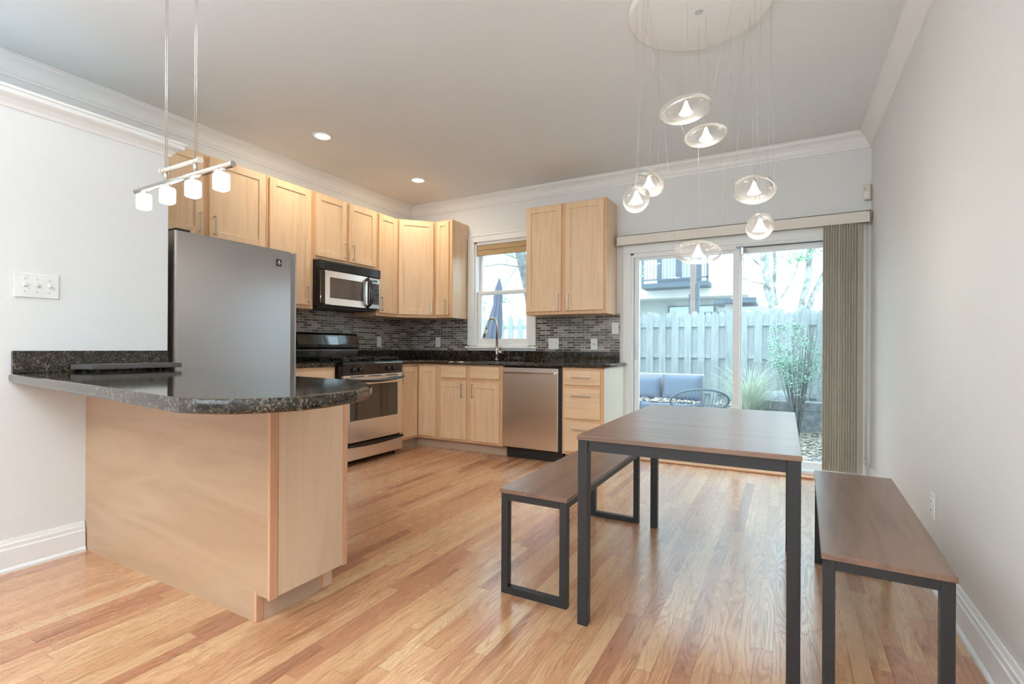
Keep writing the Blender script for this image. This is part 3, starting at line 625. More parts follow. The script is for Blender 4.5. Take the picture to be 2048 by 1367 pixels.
s = MB(); s.box((0.007, -0.028, z1), (2.612, -0.0075, z1+0.102), 0.003); s.box((0.0065, -0.936, z1), (0.028, -0.0285, z1+0.102), 0.003)
s.build('backsplash', M_GRANITE, t)
t = thing('countertop', 'short dark granite countertop between the range and the refrigerator', 'countertop', (0, -2.235, HB+0.0005))
s = MB(); s.box((0.001, 0, 0), (0.630, 0.517, z1), 0.004); s.build('slab', M_GRANITE, t)
box('backsplash', (0.0065, 0, z1), (0.028, 0.517, z1+0.10), M_GRANITE, t)
# sink and faucet
s = MB(); zs = HB-0.20
s.box((SX0+0.002, SY0+0.002, zs), (SX1-0.002, SY1-0.002, zs+0.004)); s.box((SX0-0.006, SY0-0.006, zs), (SX0+0.002, SY1+0.006, HB-0.0005)); s.box((SX1-0.002, SY0-0.006, zs), (SX1+0.006, SY1+0.006, HB-0.0005)); s.box((SX0, SY0-0.006, zs), (SX1, SY0+0.002, HB-0.0005)); s.box((SX0, SY1-0.002, zs), (SX1, SY1+0.006, HB-0.0005)); s.cyl((1.25, -0.34, zs+0.004), (1.25, -0.34, zs+0.008), 0.045)
tag(s.build('sink', M_STEEL), 'stainless undermount sink set in the granite below the window', 'sink')
t = thing('faucet', 'brushed nickel gooseneck pull-down faucet in front of the window', 'faucet', (1.281, -0.10, CT))
s = MB(); s.cyl((0, 0, 0), (0, 0, 0.012), 0.027, n=24); s.cyl((0, 0, 0.012), (0, 0, 0.13), 0.0195, n=20); s.cyl((0, 0, 0.13), (0, 0, 0.15), 0.0195, 0.013, n=20)
s.build('base', M_STEELBAR, t)
pts = [(0, 0, 0.145), (0, 0, 0.38)]
for i in range(1, 11):
    a = PI*i/11.0; pts.append((-0.055+0.055*math.cos(a), -0.02*i/11, 0.38+0.075*math.sin(a)))
pts += [(-0.118, -0.022, 0.36), (-0.128, -0.024, 0.33)]
MB().tube(pts, 0.0125, 14).build('spout', M_STEELBAR, t)
s = MB(); s.cyl((-0.126, -0.024, 0.335), (-0.150, -0.028, 0.245), 0.0145, 0.0175, 18); s.cyl((-0.150, -0.028, 0.245), (-0.153, -0.0285, 0.232), 0.019, 0.019, 18); s.build('spray_head', M_STEELBAR, t)
s = MB(); s.cyl((0.01, 0, 0.085), (0.058, 0, 0.085), 0.0165, n=18); s.cyl((0.058, 0, 0.085), (0.066, 0, 0.085), 0.021, n=18); s.tube([(0.045, 0, 0.09), (0.040, 0, 0.14), (0.048, -0.004, 0.165), (0.058, 0, 0.14), (0.056, 0, 0.095)], 0.0035, 8); s.build('lever_handle', M_STEELBAR, t)

# ------------------------------------------------------------------ dishwasher
t = thing('dishwasher', 'stainless steel dishwasher with a bar handle between the sink cabinet and the drawers', 'dishwasher', (1.6525, 0, 0))
box('tub', (0.0, -0.59, 0.10), (0.605, -0.03, 0.872), M_BLACKM, t)
box('door', (0.002, -0.632, 0.112), (0.578, -0.5905, 0.862), M_STEELD, t, 0.004)
s = MB(); s.box((0.030, -0.668, 0.806), (0.556, -0.652, 0.828), 0.004); s.box((0.034, -0.655, 0.808), (0.054, -0.631, 0.826), 0.002); s.box((0.532, -0.655, 0.808), (0.552, -0.631, 0.826), 0.002); s.build('handle', M_CHROME, t)
box('toe_panel', (0.02, -0.555, 0.0), (0.60, -0.54, 0.10), M_BLACKM, t)

# ------------------------------------------------------------------ gas range
t = thing('gas_range', 'freestanding gas range, stainless door with black control panel and back panel', 'range', (0.012, -1.702, 0), R90)
RW = 0.762
box('body', (0.002, -0.645, 0.035), (RW-0.002, -0.0, 0.895), M_BLACK, t)
for x in (0.05, RW-0.05):
    for y in (-0.6, -0.06): MB().cyl((x, y, 0), (x, y, 0.036), 0.016).build('leveling_foot', M_BLACKM, t)
s = MB(); s.prism([(-0.665, 0.800), (-0.648, 0.800), (-0.60, 0.895), (-0.60, 0.912), (-0.672, 0.912), (-0.680, 0.900)], 0.0, RW, axis='X'); s.build('control_panel', M_BLACK, t)
s = MB(); s.box((0.0, -0.675, 0.898), (RW, -0.03, 0.917), 0.006); s.build('cooktop', M_BLACK, t)
for x in (0.125, 0.205, 0.560, 0.640):
    k = MB(); k.cyl((x, -0.668, 0.845), (x, -0.698, 0.840), 0.024, 0.019, 20); k.box((x-0.004, -0.706, 0.824), (x+0.004, -0.694, 0.858), 0.002); k.build('knob', M_BLACKM, t)
for x in (0.085, 0.245, 0.52, 0.68):
    MB().box((x-0.016, -0.6705, 0.862), (x+0.016, -0.668, 0.866)).box((x-0.010, -0.6705, 0.853), (x+0.010, -0.668, 0.856)).build('knob_marking', M_PLATE, t)
dm = MB()
dm.box((0.006, -0.682, 0.205), (0.075, -0.647, 0.775), 0.004); dm.box((RW-0.075, -0.682, 0.205), (RW-0.006, -0.647, 0.775), 0.004); dm.box((0.075, -0.682, 0.205), (RW-0.075, -0.647, 0.395), 0.0); dm.box((0.075, -0.682, 0.712), (RW-0.075, -0.647, 0.775), 0.0)
d = dm.build('oven_door', M_STEELD, t)
box('window', (0.07, -0.676, 0.39), (RW-0.07, -0.650, 0.716), M_DARKGLASS, d)
s = MB()
for x0 in (0.08, 0.30, 0.52): s.box((x0, -0.684, 0.783), (x0+0.16, -0.66, 0.790))
s.build('vent_slots', M_DARKSLOT, t)
box('vent_trim', (0.004, -0.680, 0.777), (RW-0.004, -0.648, 0.798), M_STEELD, t, 0.002)
def bowed(z, h, y0, y1, x0, x1, mb):
    n = 16
    P = []
    for i in range(n+1):
        u = i/n; x = x0 + (x1-x0)*u; P.append((x, y0 - (y1)*math.sin(PI*u), z - 0.022*math.sin(PI*u)))
    mb.tube(P, h, 12)
s = MB(); bowed(0.762, 0.0135, -0.697, 0.022, 0.014, RW-0.014, s); s.cyl((0.03, -0.70, 0.76), (0.03, -0.68, 0.76), 0.012); s.cyl((RW-0.03, -0.70, 0.76), (RW-0.03, -0.68, 0.76), 0.012); s.build('door_handle', M_BLACK, t)
d = MB().box((0.006, -0.680, 0.048), (RW-0.006, -0.647, 0.185), 0.004).build('storage_drawer', M_STEELD, t)
s = MB()
n = 18
for i in range(n):
    u0, u1 = i/n, (i+1)/n; f = lambda u: 0.178 - 0.016*math.sin(PI*u)
    x0, x1 = 0.006+(RW-0.012)*u0, 0.006+(RW-0.012)*u1; b0, b1 = f(u0)-0.008, f(u1)-0.008
    a = [s.bm.verts.new(p) for p in ((x0, -0.694, b0), (x1, -0.694, b1), (x1, -0.694, 0.192), (x0, -0.694, 0.192))]
    c = [s.bm.verts.new(p) for p in ((x0, -0.676, b0), (x1, -0.676, b1), (x1, -0.660, 0.192), (x0, -0.660, 0.192))]
    for q in range(4): s.bm.faces.new((a[q], a[(q+1)%4], c[(q+1)%4], c[q]))
    s.bm.faces.new(a[::-1])
s.build('drawer_grip', M_BLACK, d)
# back panel
s = MB(); s.prism([(-0.070, 0.917), (-0.001, 0.917), (-0.001, 1.178), (-0.018, 1.190), (-0.040, 1.188), (-0.066, 1.165), (-0.088, 1.075), (-0.088, 1.045), (-0.066, 1.030)], 0.006, RW-0.006, axis='X'); bp_ = s.build('back_panel', M_BLACK, t)
for sgn in (-1, 1):
    pass
s = MB(); s.box((0.0, -0.0945, -0.0), (0.21, -0.0, 0.0015))
s = MB(); s.prism([(0.278, 1.072), (0.478, 1.072), (0.478, 1.152), (0.278, 1.152)], -0.092, -0.088, axis='Y')
bmesh.ops.transform(s.bm, matrix=Matrix(((1,0,0,0),(0,1,0.236,-0.251),(0,0,1,0),(0,0,0,1))), verts=s.bm.verts)
s.build('display', simple('dark_display', (0.02, 0.025, 0.03, 1), 0.03, 0, 0.9, coat=1.0), bp_)
MB().box((0.008, -0.074, 1.012), (RW-0.008, -0.069, 1.018)).build('chrome_trim', M_CHROME, bp_)
# burners and grates
for i, (bx, by) in enumerate(((0.19, -0.50), (0.57, -0.50), (0.19, -0.20), (0.57, -0.20))):
    MB().cyl((bx, by, 0.917), (bx, by, 0.928), 0.045, 0.040, 20).cyl((bx, by, 0.928), (bx, by, 0.934), 0.030, 0.026, 20).build('burner', M_IRON, t)
for gx in (0.19, 0.57):
    s = MB(); zz = 0.948
    for x in (gx-0.155, gx+0.155): s.box((x-0.006, -0.645, zz-0.008), (x+0.006, -0.075, zz+0.004), 0.002)
    for y in (-0.64, -0.36, -0.08): s.box((gx-0.155, y-0.006, zz-0.008), (gx+0.155, y+0.006, zz+0.004), 0.002)
    for by in (-0.50, -0.20):
        for k in range(4):
            a = PI/4 + k*PI/2; s.tube([(gx+0.035*math.cos(a), by+0.035*math.sin(a), zz+0.006), (gx+0.09*math.cos(a), by+0.09*math.sin(a), zz+0.010), (gx+0.145*math.cos(a), by+0.115*math.sin(a), zz)], 0.0055, 6)
    for x in (gx-0.155, gx+0.155):
        for y in (-0.64, -0.36, -0.08): s.box((x-0.006, y-0.006, 0.916), (x+0.006, y+0.006, zz), 0.001)
    s.build('grate', M_IRON, t)

# ------------------------------------------------------------------ over-the-range microwave
t = thing('microwave', 'stainless and black microwave oven mounted under the short cabinet above the range', 'microwave', (0.007, -1.712, 1.412), R90)
MW, MH = 0.762, 0.418
box('body', (0.0, -0.345, 0.006), (MW, -0.0, MH), M_BLACKM, t, 0.004)
s = MB(); s.prism([(0.03, 0.0), (0.735, 0.0), (0.70, -0.001), (0.06, -0.001)], -0.33, -0.02, axis='Y')
box('underside_vent', (0.03, -0.33, -0.004), (MW-0.03, -0.02, 0.006), M_BLACKM, t)
s = MB(); s.box((0.0, -0.392, 0.332), (MW, -0.345, MH), 0.006); gr = s.build('top_grille', M_BLACKM, t)
s = MB()
for k in range(5): s.box((0.055, -0.3945, 0.345+k*0.0135), (MW-0.03, -0.388, 0.350+k*0.0135), 0.001)
s.build('grille_fins', M_BLACK, gr)
box('left_column', (0.0, -0.400, 0.022), (0.062, -0.345, 0.330), M_BLACK, t, 0.010)
dm = MB(); X0, X1, Z0, Z1 = 0.062, 0.580, 0.020, 0.328
dm.box((X0, -0.394, Z0), (X0+0.055, -0.345, Z1), 0.003); dm.box((X1-0.05, -0.394, Z0), (X1, -0.345, Z1), 0.003); dm.box((X0+0.055, -0.394, Z0), (X1-0.05, -0.345, Z0+0.062)); dm.box((X0+0.055, -0.394, Z1-0.058), (X1-0.05, -0.345, Z1))
d = dm.build('door', M_STEELD, t)
box('window', (X0+0.050, -0.390, Z0+0.058), (X1-0.046, -0.350, Z1-0.054), simple('microwave_window', (0.10, 0.085, 0.075, 1), 0.10, 0, 0.8, coat=0.5), d)
s = MB()
P = [(0.572, -0.392, 0.310), (0.578, -0.430, 0.285), (0.582, -0.446, 0.215), (0.582, -0.450, 0.165), (0.582, -0.446, 0.115), (0.578, -0.430, 0.055), (0.572, -0.392, 0.030)]
s.tube(P, [0.012, 0.017, 0.020, 0.021, 0.020, 0.017, 0.012], 12); s.build('door_handle', M_BLACK, d)
cp = box('control_panel', (0.602, -0.394, 0.020), (0.748, -0.345, 0.328), M_STEEL, t, 0.004)
box('display', (0.645, -0.396, 0.285), (0.712, -0.393, 0.310), simple('lcd_dark', (0.05, 0.07, 0.08, 1), 0.15), cp)
box('keypad', (0.622, -0.3965, 0.065), (0.735, -0.393, 0.272), M_BLACKM, cp, 0.003)
s = MB()
for r_ in range(9):
    for c_ in range(4):
        if (r_*4+c_) % 7 == 5: continue
        x = 0.630 + c_*0.026; z = 0.078 + r_*0.0215
        s.box((x, -0.3972, z), (x+0.016, -0.3960, z+0.0055))
s.build('key_legends', simple('grey_print', (0.30, 0.32, 0.32, 1), 0.5), cp)

# ------------------------------------------------------------------ refrigerator
t = thing('refrigerator', 'large stainless steel refrigerator standing at the end of the closet wall', 'refrigerator', (0.0, -3.115, 0), R90)
FW, FH = 0.855, 1.725
box('cabinet', (0.004, -0.720, 0.03), (FW-0.004, -0.02, FH), M_BLACKM, t, 0.004)
box('base_grille', (0.01, -0.735, 0.0), (FW-0.01, -0.715, 0.09), M_BLACKM, t)
def fdoor(name, z0, z1):
    s = MB(); n = 12
    poly = [(0.0, -0.728), (0.0, -0.785), (0.003, -0.795), (0.010, -0.801)]
    for i in range(n+1):
        u = i/n; poly.append((0.018 + (0.800-0.018)*u, -0.803 - 0.006*math.sin(PI*u)))
    poly += [(0.803, -0.790), (0.812, -0.782), (0.826, -0.782), (0.832, -0.792), (0.836, -0.806), (0.846, -0.808), (0.853, -0.800), (0.855, -0.785), (0.855, -0.728)]
    s.prism(poly, z0, z1); o = s.build(name, M_STEEL, t)
    return o
fd = fdoor('upper_door', 0.66, 1.748); fdoor('freezer_drawer', 0.10, 0.645)
MB().box((0.68, -0.8105, 1.630), (0.722, -0.8055, 1.680), 0.002).build('brand_badge', M_BLACK, fd)
MB().box((0.690, -0.8112, 1.650), (0.712, -0.8104, 1.657)).box((0.696, -0.8112, 1.660), (0.706, -0.8104, 1.670)).box((0.692, -0.8112, 1.641), (0.710, -0.8104, 1.644)).build('badge_mark', M_PLATE, fd)
box('hinge_cover', (0.012, -0.790, 1.7485), (0.10, -0.66, 1.766), M_BLACKM, t, 0.006)

# ------------------------------------------------------------------ peninsula
t = thing('peninsula_cabinet', 'pale maple peninsula base with plain back panel standing on the oak floor', 'cabinet', (XP+0.001, -3.175, 0))
PX = 2.335 - XP - 0.001
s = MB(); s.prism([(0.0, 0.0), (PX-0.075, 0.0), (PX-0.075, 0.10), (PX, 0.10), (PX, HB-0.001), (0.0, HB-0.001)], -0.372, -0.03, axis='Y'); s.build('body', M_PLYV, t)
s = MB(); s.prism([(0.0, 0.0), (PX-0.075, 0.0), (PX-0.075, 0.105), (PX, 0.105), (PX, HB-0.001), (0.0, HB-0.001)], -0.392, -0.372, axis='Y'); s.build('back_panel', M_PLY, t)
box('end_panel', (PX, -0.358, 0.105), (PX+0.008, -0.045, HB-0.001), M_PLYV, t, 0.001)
s = MB(); s.box((PX-0.004, -0.396, 0.10), (PX+0.010, -0.360, HB-0.001), 0.003); s.box((PX-0.004, -0.044, 0.10), (PX+0.010, -0.020, HB-0.001), 0.003)
s.box((PX-0.085, -0.396, 0.0), (PX-0.068, -0.362, 0.118), 0.003); s.box((PX-0.085, -0.108, 0.0), (PX-0.068, -0.082, 0.10), 0.003)
s.build('corner_strip', M_EDGE, t)
box('toe_kick', (PX-0.0745, -0.362, 0.0), (PX-0.066, -0.108, 0.10), M_TOE, t)
s = MB(); s.box((0.0, -0.03, 0.10), (PX-0.01, -0.012, HB-0.001)); s.build('front_frame', M_MAPLE_D, t)
for i in range(3): shaker('door', t, 0.03+i*0.47, 0.46+i*0.47, 0.13, 0.84, 0.0, loc=(PX-0.01, -0.012, 0), rz=PI)
t = thing('peninsula_countertop', 'dark granite peninsula countertop with a rounded bar end', 'countertop', (0, 0, HB+0.0005))
PZ = 0.917 - HB - 0.0005
poly = [(XP+0.001, -3.860), (2.66, -4.055), (2.735, -4.052), (2.81, -4.015), (2.868, -3.95), (2.900, -3.87), (2.905, -3.78), (2.88, -3.66), (2.82, -3.545), (2.74, -3.455), (2.64, -3.385), (2.52, -3.335), (2.38, -3.305), (2.20, -3.285), (2.0, -3.262), (1.4, -3.195), (1.2, -3.176), (XP+0.001, -3.176)]
s = MB(); s.prism(poly, 0.0, PZ, 0.012, seg=4); s.build('slab', M_GRANITE, t)
s = MB(); s.box((XP+0.001, -3.852, PZ), (XP+0.022, -3.186, PZ+0.106), 0.003); s.build('backsplash', M_GRANITE, t)
t = thing('granite_board', 'slab of the same dark granite on small feet lying on the peninsula against the backsplash', 'board', (XP+0.03, -3.62, 0.9175))
s = MB(); s.prism([(0.0, -0.022), (0.125, 0.018), (0.135, 0.43), (0.0, 0.43)], 0.013, 0.038, 0.003); s.build('slab', simple('honed_granite', srgb(86, 82, 78), 0.45, noise=0.35, nscale=160), t)
for x, y in ((0.10, 0.05), (0.11, 0.39), (0.03, 0.03), (0.03, 0.39)): MB().cyl((x, y, 0), (x, y, 0.013), 0.012).build('foot', M_BLACKM, t)

# ------------------------------------------------------------------ wall plates
def plate(name, label, cat, loc, rz, kind):
    """plate in the local xz plane facing -y"""
    t = thing(name, label, cat, loc, rz)
    w = {'duplex': 0.070, 'jack': 0.070, 'switch': 0.070, 'double': 0.116, 'triple': 0.164}[kind]
    box('cover_plate', (-w/2, -0.006, -0.057), (w/2, 0.0, 0.057), M_PLATE, t, 0.002)
    def duplex(cx):
        for zc in (0.020, -0.020):
            o = MB().box((cx-0.0155, -0.0085, zc-0.0135), (cx+0.0155, -0.006, zc+0.0135), 0.001).build('receptacle', M_PLATE, t)
            MB().box((cx-0.007, -0.0092, zc-0.004), (cx-0.005, -0.0084, zc+0.005)).box((cx+0.005, -0.0092, zc-0.004), (cx+0.007, -0.0084, zc+0.005)).build('slots', M_DARKSLOT, o)
    def toggle(cx, m=M_PLATE):
        MB().box((cx-0.005, -0.018, -0.004), (cx+0.005, -0.005, 0.010), 0.001).build('toggle', m, t)
        MB().cyl((cx, -0.0075, 0.030), (cx, -0.006, 0.030), 0.003, n=8).cyl((cx, -0.0075, -0.030), (cx, -0.006, -0.030), 0.003, n=8).build('screws', M_STEELBAR, t)
    if kind == 'duplex': duplex(0)
    if kind == 'double': duplex(-0.023); toggle(0.023)
    if kind == 'jack': MB().cyl((0, -0.012, 0), (0, -0.005, 0), 0.006, n=10).build('jack', M_DARKSLOT, t)
    if kind == 'switch': toggle(0)
    if kind == 'triple': toggle(-0.046); toggle(0, M_IVORY); toggle(0.046)
    return t
plate('light_switch', 'white triple toggle switch plate on the closet wall above the peninsula', 'switch', (XP+0.0005, -3.762, 1.334), R90, 'triple')
plate('outlet', 'white duplex outlet on the mosaic of the left wall beside the range', 'outlet', (0.0065, -0.559, 1.110), R90, 'duplex')
plate('outlet', 'white duplex outlet on the mosaic left of the kitchen window', 'outlet', (0.417, -0.0075, 1.111), 0, 'duplex')
plate('outlet', 'wide white plate with outlet and switch just right of the kitchen window', 'outlet', (1.911, -0.0075, 1.093), 0, 'double')
plate('cable_jack', 'white plate with one round jack on the mosaic above the drawer cabinet', 'outlet', (2.352, -0.0075, 1.089), 0, 'jack')
plate('light_switch', 'white single switch at the right edge of the mosaic near the patio door', 'switch', (2.566, -0.0075, 1.245), 0, 'switch')
plate('outlet', 'white duplex outlet low on the right wall beside the bench', 'outlet', (W-0.0005, -1.893, 0.350), -R90, 'duplex')

# ------------------------------------------------------------------ recessed ceiling lamps
M_LAMP = emit('lamp_glow', (1.0, 0.88, 0.70, 1), 9.0)
cl0 = None
def can_light(loc, label, group=None):
    t = thing('recessed_light', label, 'ceiling light', loc, 0, group)
    MB().lathe([(0.056, -0.0005), (0.060, -0.006), (0.070, -0.007), (0.078, -0.003), (0.078, -0.0005)], n=40).build('trim_ring', M_TRIM, t)
    MB().lathe([(0.0, -0.006), (0.03, -0.0055), (0.057, -0.0025)], n=40).build('lamp', M_LAMP, t)
    return t
can_light((0.736, -1.973, H), 'lit recessed ceiling light above the refrigerator side, nearer of the two')
can_light((0.736, -0.778, H), 'lit recessed ceiling light near the kitchen corner, farther of the two')
for (x, y) in CANS_ADDED: can_light((x, y, H), 'unseen recessed ceiling light added behind the camera to brighten the room', 'added recessed lights behind the camera')

for (x, y) in ADDED_UPLIGHTERS:
    t = thing('added_uplighter', 'slender white uplighter added out of view behind the camera to brighten the ceiling', 'floor lamp', (x, y, 0), 0, 'added uplighters behind the camera')
    MB().cyl((0, 0, 0), (0, 0, 0.025), 0.14, 0.135, 32).build('base', M_PLATE, t); MB().cyl((0, 0, 0.0255), (0, 0, 1.70), 0.012).build('pole', M_PLATE, t)
    MB().lathe([(0.012, 1.70), (0.08, 1.715), (0.16, 1.775), (0.165, 1.79), (0.158, 1.785), (0.08, 1.725), (0.0, 1.72)], n=40).build('bowl', M_PLATE, t)

# ------------------------------------------------------------------ four-lamp track pendant over the peninsula
t = thing('track_pendant', 'brushed bar pendant with four glowing cube shades hanging over the peninsula', 'pendant light', (1.985, -3.70, 1.690))
s = MB(); s.cyl((-0.333, 0, 0), (0.333, 0, 0), 0.011, n=20); s.build('lower_bar', M_STEELBAR, t)
s = MB(); s.cyl((-0.128, 0, 0.050), (0.122, 0, 0.050), 0.009, n=16); s.cyl((-0.135, 0, 0.050), (-0.128, 0, 0.050), 0.012, n=16); s.cyl((0.122, 0, 0.050), (0.132, 0, 0.050), 0.012, n=16); s.build('upper_bar', simple('frosted_rod', srgb(226, 214, 198), 0.3), t)
for x in (-0.103, 0.100):
    MB().cyl((x, 0, 0.010), (x, 0, 0.045), 0.008, n=12).build('post', M_STEELBAR, t)
    MB().cyl((x-0.006, 0, 0.05), (x-0.006, 0, H-1.69-0.02), 0.0016, n=6).cyl((x+0.006, 0, 0.05), (x+0.006, 0, H-1.69-0.02), 0.0016, n=6).build('suspension_cable', M_STEELBAR, t)
MB().box((-0.18, -0.045, H-1.69-0.025), (0.18, 0.045, H-1.69-0.0005), 0.006).build('ceiling_canopy', M_STEELBAR, t)
M_CUBE = emit('opal_glass_lit', (1.0, 0.90, 0.76, 1), 6.0)
for x in (-0.268, -0.091, 0.085, 0.262):
    MB().cyl((x, 0, -0.022), (x, 0, -0.005), 0.012, n=12).build('lamp_holder', M_STEELBAR, t)
    MB().box((x-0.0225, -0.0225, -0.084), (x+0.0225, 0.0225, -0.020), 0.009, seg=4).build('cube_shade', M_CUBE, t)

# ------------------------------------------------------------------ blown glass cluster chandelier
CX, CY = 3.640, -2.150
t = thing('glass_cluster_pendant', 'large white disc ceiling canopy carrying seven wire-hung blown glass lamps', 'chandelier', (CX, CY, H))
MB().lathe([(0.0, -0.030), (0.325, -0.030), (0.338, -0.027), (0.340, -0.0005)], n=72).build('ceiling_canopy', M_TRIM, t)
MB().cyl((0, 0, -0.037), (0, 0, -0.030), 0.008).cyl((0, 0, -0.032), (0, 0, -0.0295), 0.020, n=20).build('center_screw', M_STEELBAR, t)
M_BULB = emit('halogen_glow', (1.0, 0.90, 0.78, 1), 14.0)
M_CONE = emit('frosted_cone_lit', (1.0, 0.91, 0.80, 1), 2.6)
rtv = Vector((math.cos(YAW), math.sin(YAW), 0)); fwv = Vector((-math.sin(YAW), math.cos(YAW), 0))
GL = [  # centre, long half axis, height half, turn about z, tilt, wires (angles on the canopy rim)
    ((3.598, -2.258, 2.203), 0.126, 0.066, YAW, -0.25, (3.9, 0.4)),
    ((3.669, -2.105, 2.121), 0.108, 0.055, YAW, -0.22, (2.1, 0.7)),
    ((3.371, -2.041, 1.945), 0.116, 0.064, YAW+0.80, 0.10, (2.3, 3.3)),
    ((3.404, -2.422, 1.757), 0.108, 0.062, YAW+1.15, -0.55, (3.0, 4.6)),
    ((3.882, -1.989, 1.851), 0.108, 0.074, YAW-0.85, 0.20, (0.9, 0.1)),
    ((3.918, -2.197, 1.616), 0.098, 0.058, YAW+0.8, -0.38, (5.9, 0.3)),
    ((3.621, -2.018, 1.553), 0.124, 0.062, YAW, 0.0, (3.6, 5.6))]
WORDS = ['highest', 'second highest']
for i, (c, a_, h_, tz, ti, wr) in enumerate(GL):
    c = Vector(c) - Vector((CX, CY, H))
    prof = [(a_*math.sin(PI*k/24), h_*(-math.cos(PI*k/24))*(1.0 if k > 12 else 1.0)) for k in range(25)]
    R_ = Matrix.Rotation(tz, 4, 'Z') @ Matrix.Rotation(ti, 4, 'Y')
    # a pebble: long on local x, narrower on local y
    mx = R_ @ Matrix.Diagonal((1, 0.56, 1, 1))
    g_ = MB().lathe(prof, n=40, mtx=mx).build('blown_glass', M_BLOWN, t, loc=c)
    MB().cyl((0, 0, 0.034), (0, 0, 0.044), 0.011, n=14).build('lamp_holder', M_CHROME, g_)
    MB().lathe([(0.006, 0.036), (0.009, 0.026), (0.016, 0.006), (0.029, -0.018), (0.031, -0.021)], n=24).build('frosted_cone', M_CONE, g_)
    MB().lathe([(0, 0.03), (0.006, 0.024), (0.009, 0.010), (0.006, 0.0), (0, -0.003)], n=14).build('bulb', M_BULB, g_)
    for k, ar in enumerate(wr):
        sx = -1 if k == 0 else 1
        tip = R_ @ Vector((sx*a_*0.93, 0, 0)); wt = tip + c; rr_ = math.hypot(wt.x, wt.y) + 1e-6; k_ = 0.333/rr_; kk = 1 + (k_-1)*(0.75 if k_ > 1 else 1.0); top = Vector((wt.x*kk, wt.y*kk, -0.0298)) - c
        MB().tube([tip, top], 0.0006, 5).build('wire', M_CORD, g_)
    MB().tube([(0, 0, 0.044), Vector((c.x*0.9, c.y*0.9, -0.0298)) - c], 0.0007, 5).build('power_wire', M_CORD, g_)
    pl = bpy.data.lights.new('glass_lamp_light', 'POINT'); pl.energy = 1.7; pl.color = (1.0, 0.88, 0.72); pl.shadow_soft_size = 0.02
    po = bpy.data.objects.new('glass_lamp_light', pl); COL.objects.link(po); po.location = c + Vector((CX, CY, H)) + Vector((0, 0, -0.02))

# ------------------------------------------------------------------ dining table and benches
def table_top(t, x0, x1, y0, y1, z1, th, m): MB().box((x0, y0, z1-th), (x1, y1, z1), 0.0015).build('table_top', m, t)
t = thing('dining_table', 'rectangular walnut-laminate dining table on black square steel legs', 'table', (3.70, -2.375, 0))
TX, TY, TZ = 0.37, 0.61, 0.719
MB().box((-TX, -TY, TZ-0.018), (TX, TY, TZ), 0.0015).build('table_top', M_WALNUT, t)
lg = 0.0195
for sx in (-1, 1):
    for sy in (-1, 1):
        x, y = sx*(TX-0.022), sy*(TY-0.024)
        MB().box((x-lg, y-lg, 0.0), (x+lg, y+lg, TZ-0.0185), 0.002).build('leg', M_POWDER, t)
for sy in (-1, 1): MB().box((-TX+0.0415, sy*(TY-0.024)-0.0125, TZ-0.0585), (TX-0.0415, sy*(TY-0.024)+0.0125, TZ-0.0185), 0.001).build('rail', M_POWDER, t)
for sx in (-1, 1): MB().box((sx*(TX-0.022)-0.0125, -TY+0.0435, TZ-0.0585), (sx*(TX-0.022)+0.0125, TY-0.0435, TZ-0.0185), 0.001).build('rail', M_POWDER, t)
def bench(label, loc, rz):
    t = thing('bench', label, 'bench', loc, rz, None); BX, BY, BZ = 0.155, 0.585, 0.447
    MB().box((-BX, -BY, BZ-0.018), (BX, BY, BZ), 0.0015).build('seat', M_WALNUTB, t)
    for sy in (-1, 1):
        f = MB(); y = sy*(BY-0.024); q = 0.016
        f.box((-BX+0.004, y-q, 0.0), (-BX+0.036, y+q, BZ-0.0185), 0.0015); f.box((BX-0.036, y-q, 0.0), (BX-0.004, y+q, BZ-0.0185), 0.0015)
        f.box((-BX+0.036, y-q, 0.0), (BX-0.036, y+q, 0.030), 0.001); f.box((-BX+0.036, y-q, BZ-0.0485), (BX-0.036, y+q, BZ-0.0185), 0.001)
        f.build('leg_frame', M_POWDER, t)
    for sx in (-1, 1): MB().box((sx*(BX-0.020)-0.0125, -BY+0.040, BZ-0.0485), (sx*(BX-0.020)+0.0125, BY-0.040, BZ-0.0185), 0.001).build('rail', M_POWDER, t)
bench('walnut and black steel bench tucked under the left side of the table', (3.107, -2.330, 0), math.radians(0.0))
bench('walnut and black steel bench between the table and the right wall', (4.290, -2.447, 0), math.radians(-1.6))

# ------------------------------------------------------------------ the yard beyond the glass
GZ = -0.16
def noisy(name, stops, scale, rough=0.9, detail=6, vor=False):
    m, nt, b = mat(name); tc = N(nt, 'ShaderNodeTexCoord')
    if vor:
        n1 = N(nt, 'ShaderNodeTexVoronoi'); n1.inputs['Scale'].default_value = scale; o_ = N(nt, 'ShaderNodeSeparateColor'); L(nt, tc.outputs['Object'], n1.inputs['Vector']); L(nt, n1.outputs['Color'], o_.inputs[0]); f = o_.outputs[0]
    else:
        n1 = N(nt, 'ShaderNodeTexNoise'); n1.inputs['Scale'].default_value = scale; n1.inputs['Detail'].default_value = detail; L(nt, tc.outputs['Object'], n1.inputs['Vector']); f = n1.outputs['Fac']
    r = N(nt, 'ShaderNodeValToRGB'); e = r.color_ramp.elements
    e[0].position, e[0].color = stops[0]; e[1].position, e[1].color = stops[-1]
    for p, c in stops[1:-1]: x = e.new(p); x.color = c
    L(nt, f, r.inputs[0]); L(nt, r.outputs[0], b.inputs['Base Color']); b.inputs['Roughness'].default_value = rough
    return m
M_GRAVEL = noisy('gravel_and_mulch', [(0.0, srgb(92, 96, 100)), (0.5, srgb(128, 130, 132)), (1.0, srgb(190, 190, 186))], 60, vor=True)
M_FENCE = wood('weathered_fence_board', srgb(132, 142, 143), srgb(186, 193, 192), 'Z', 0.9, 3.5, 10, 0.6)
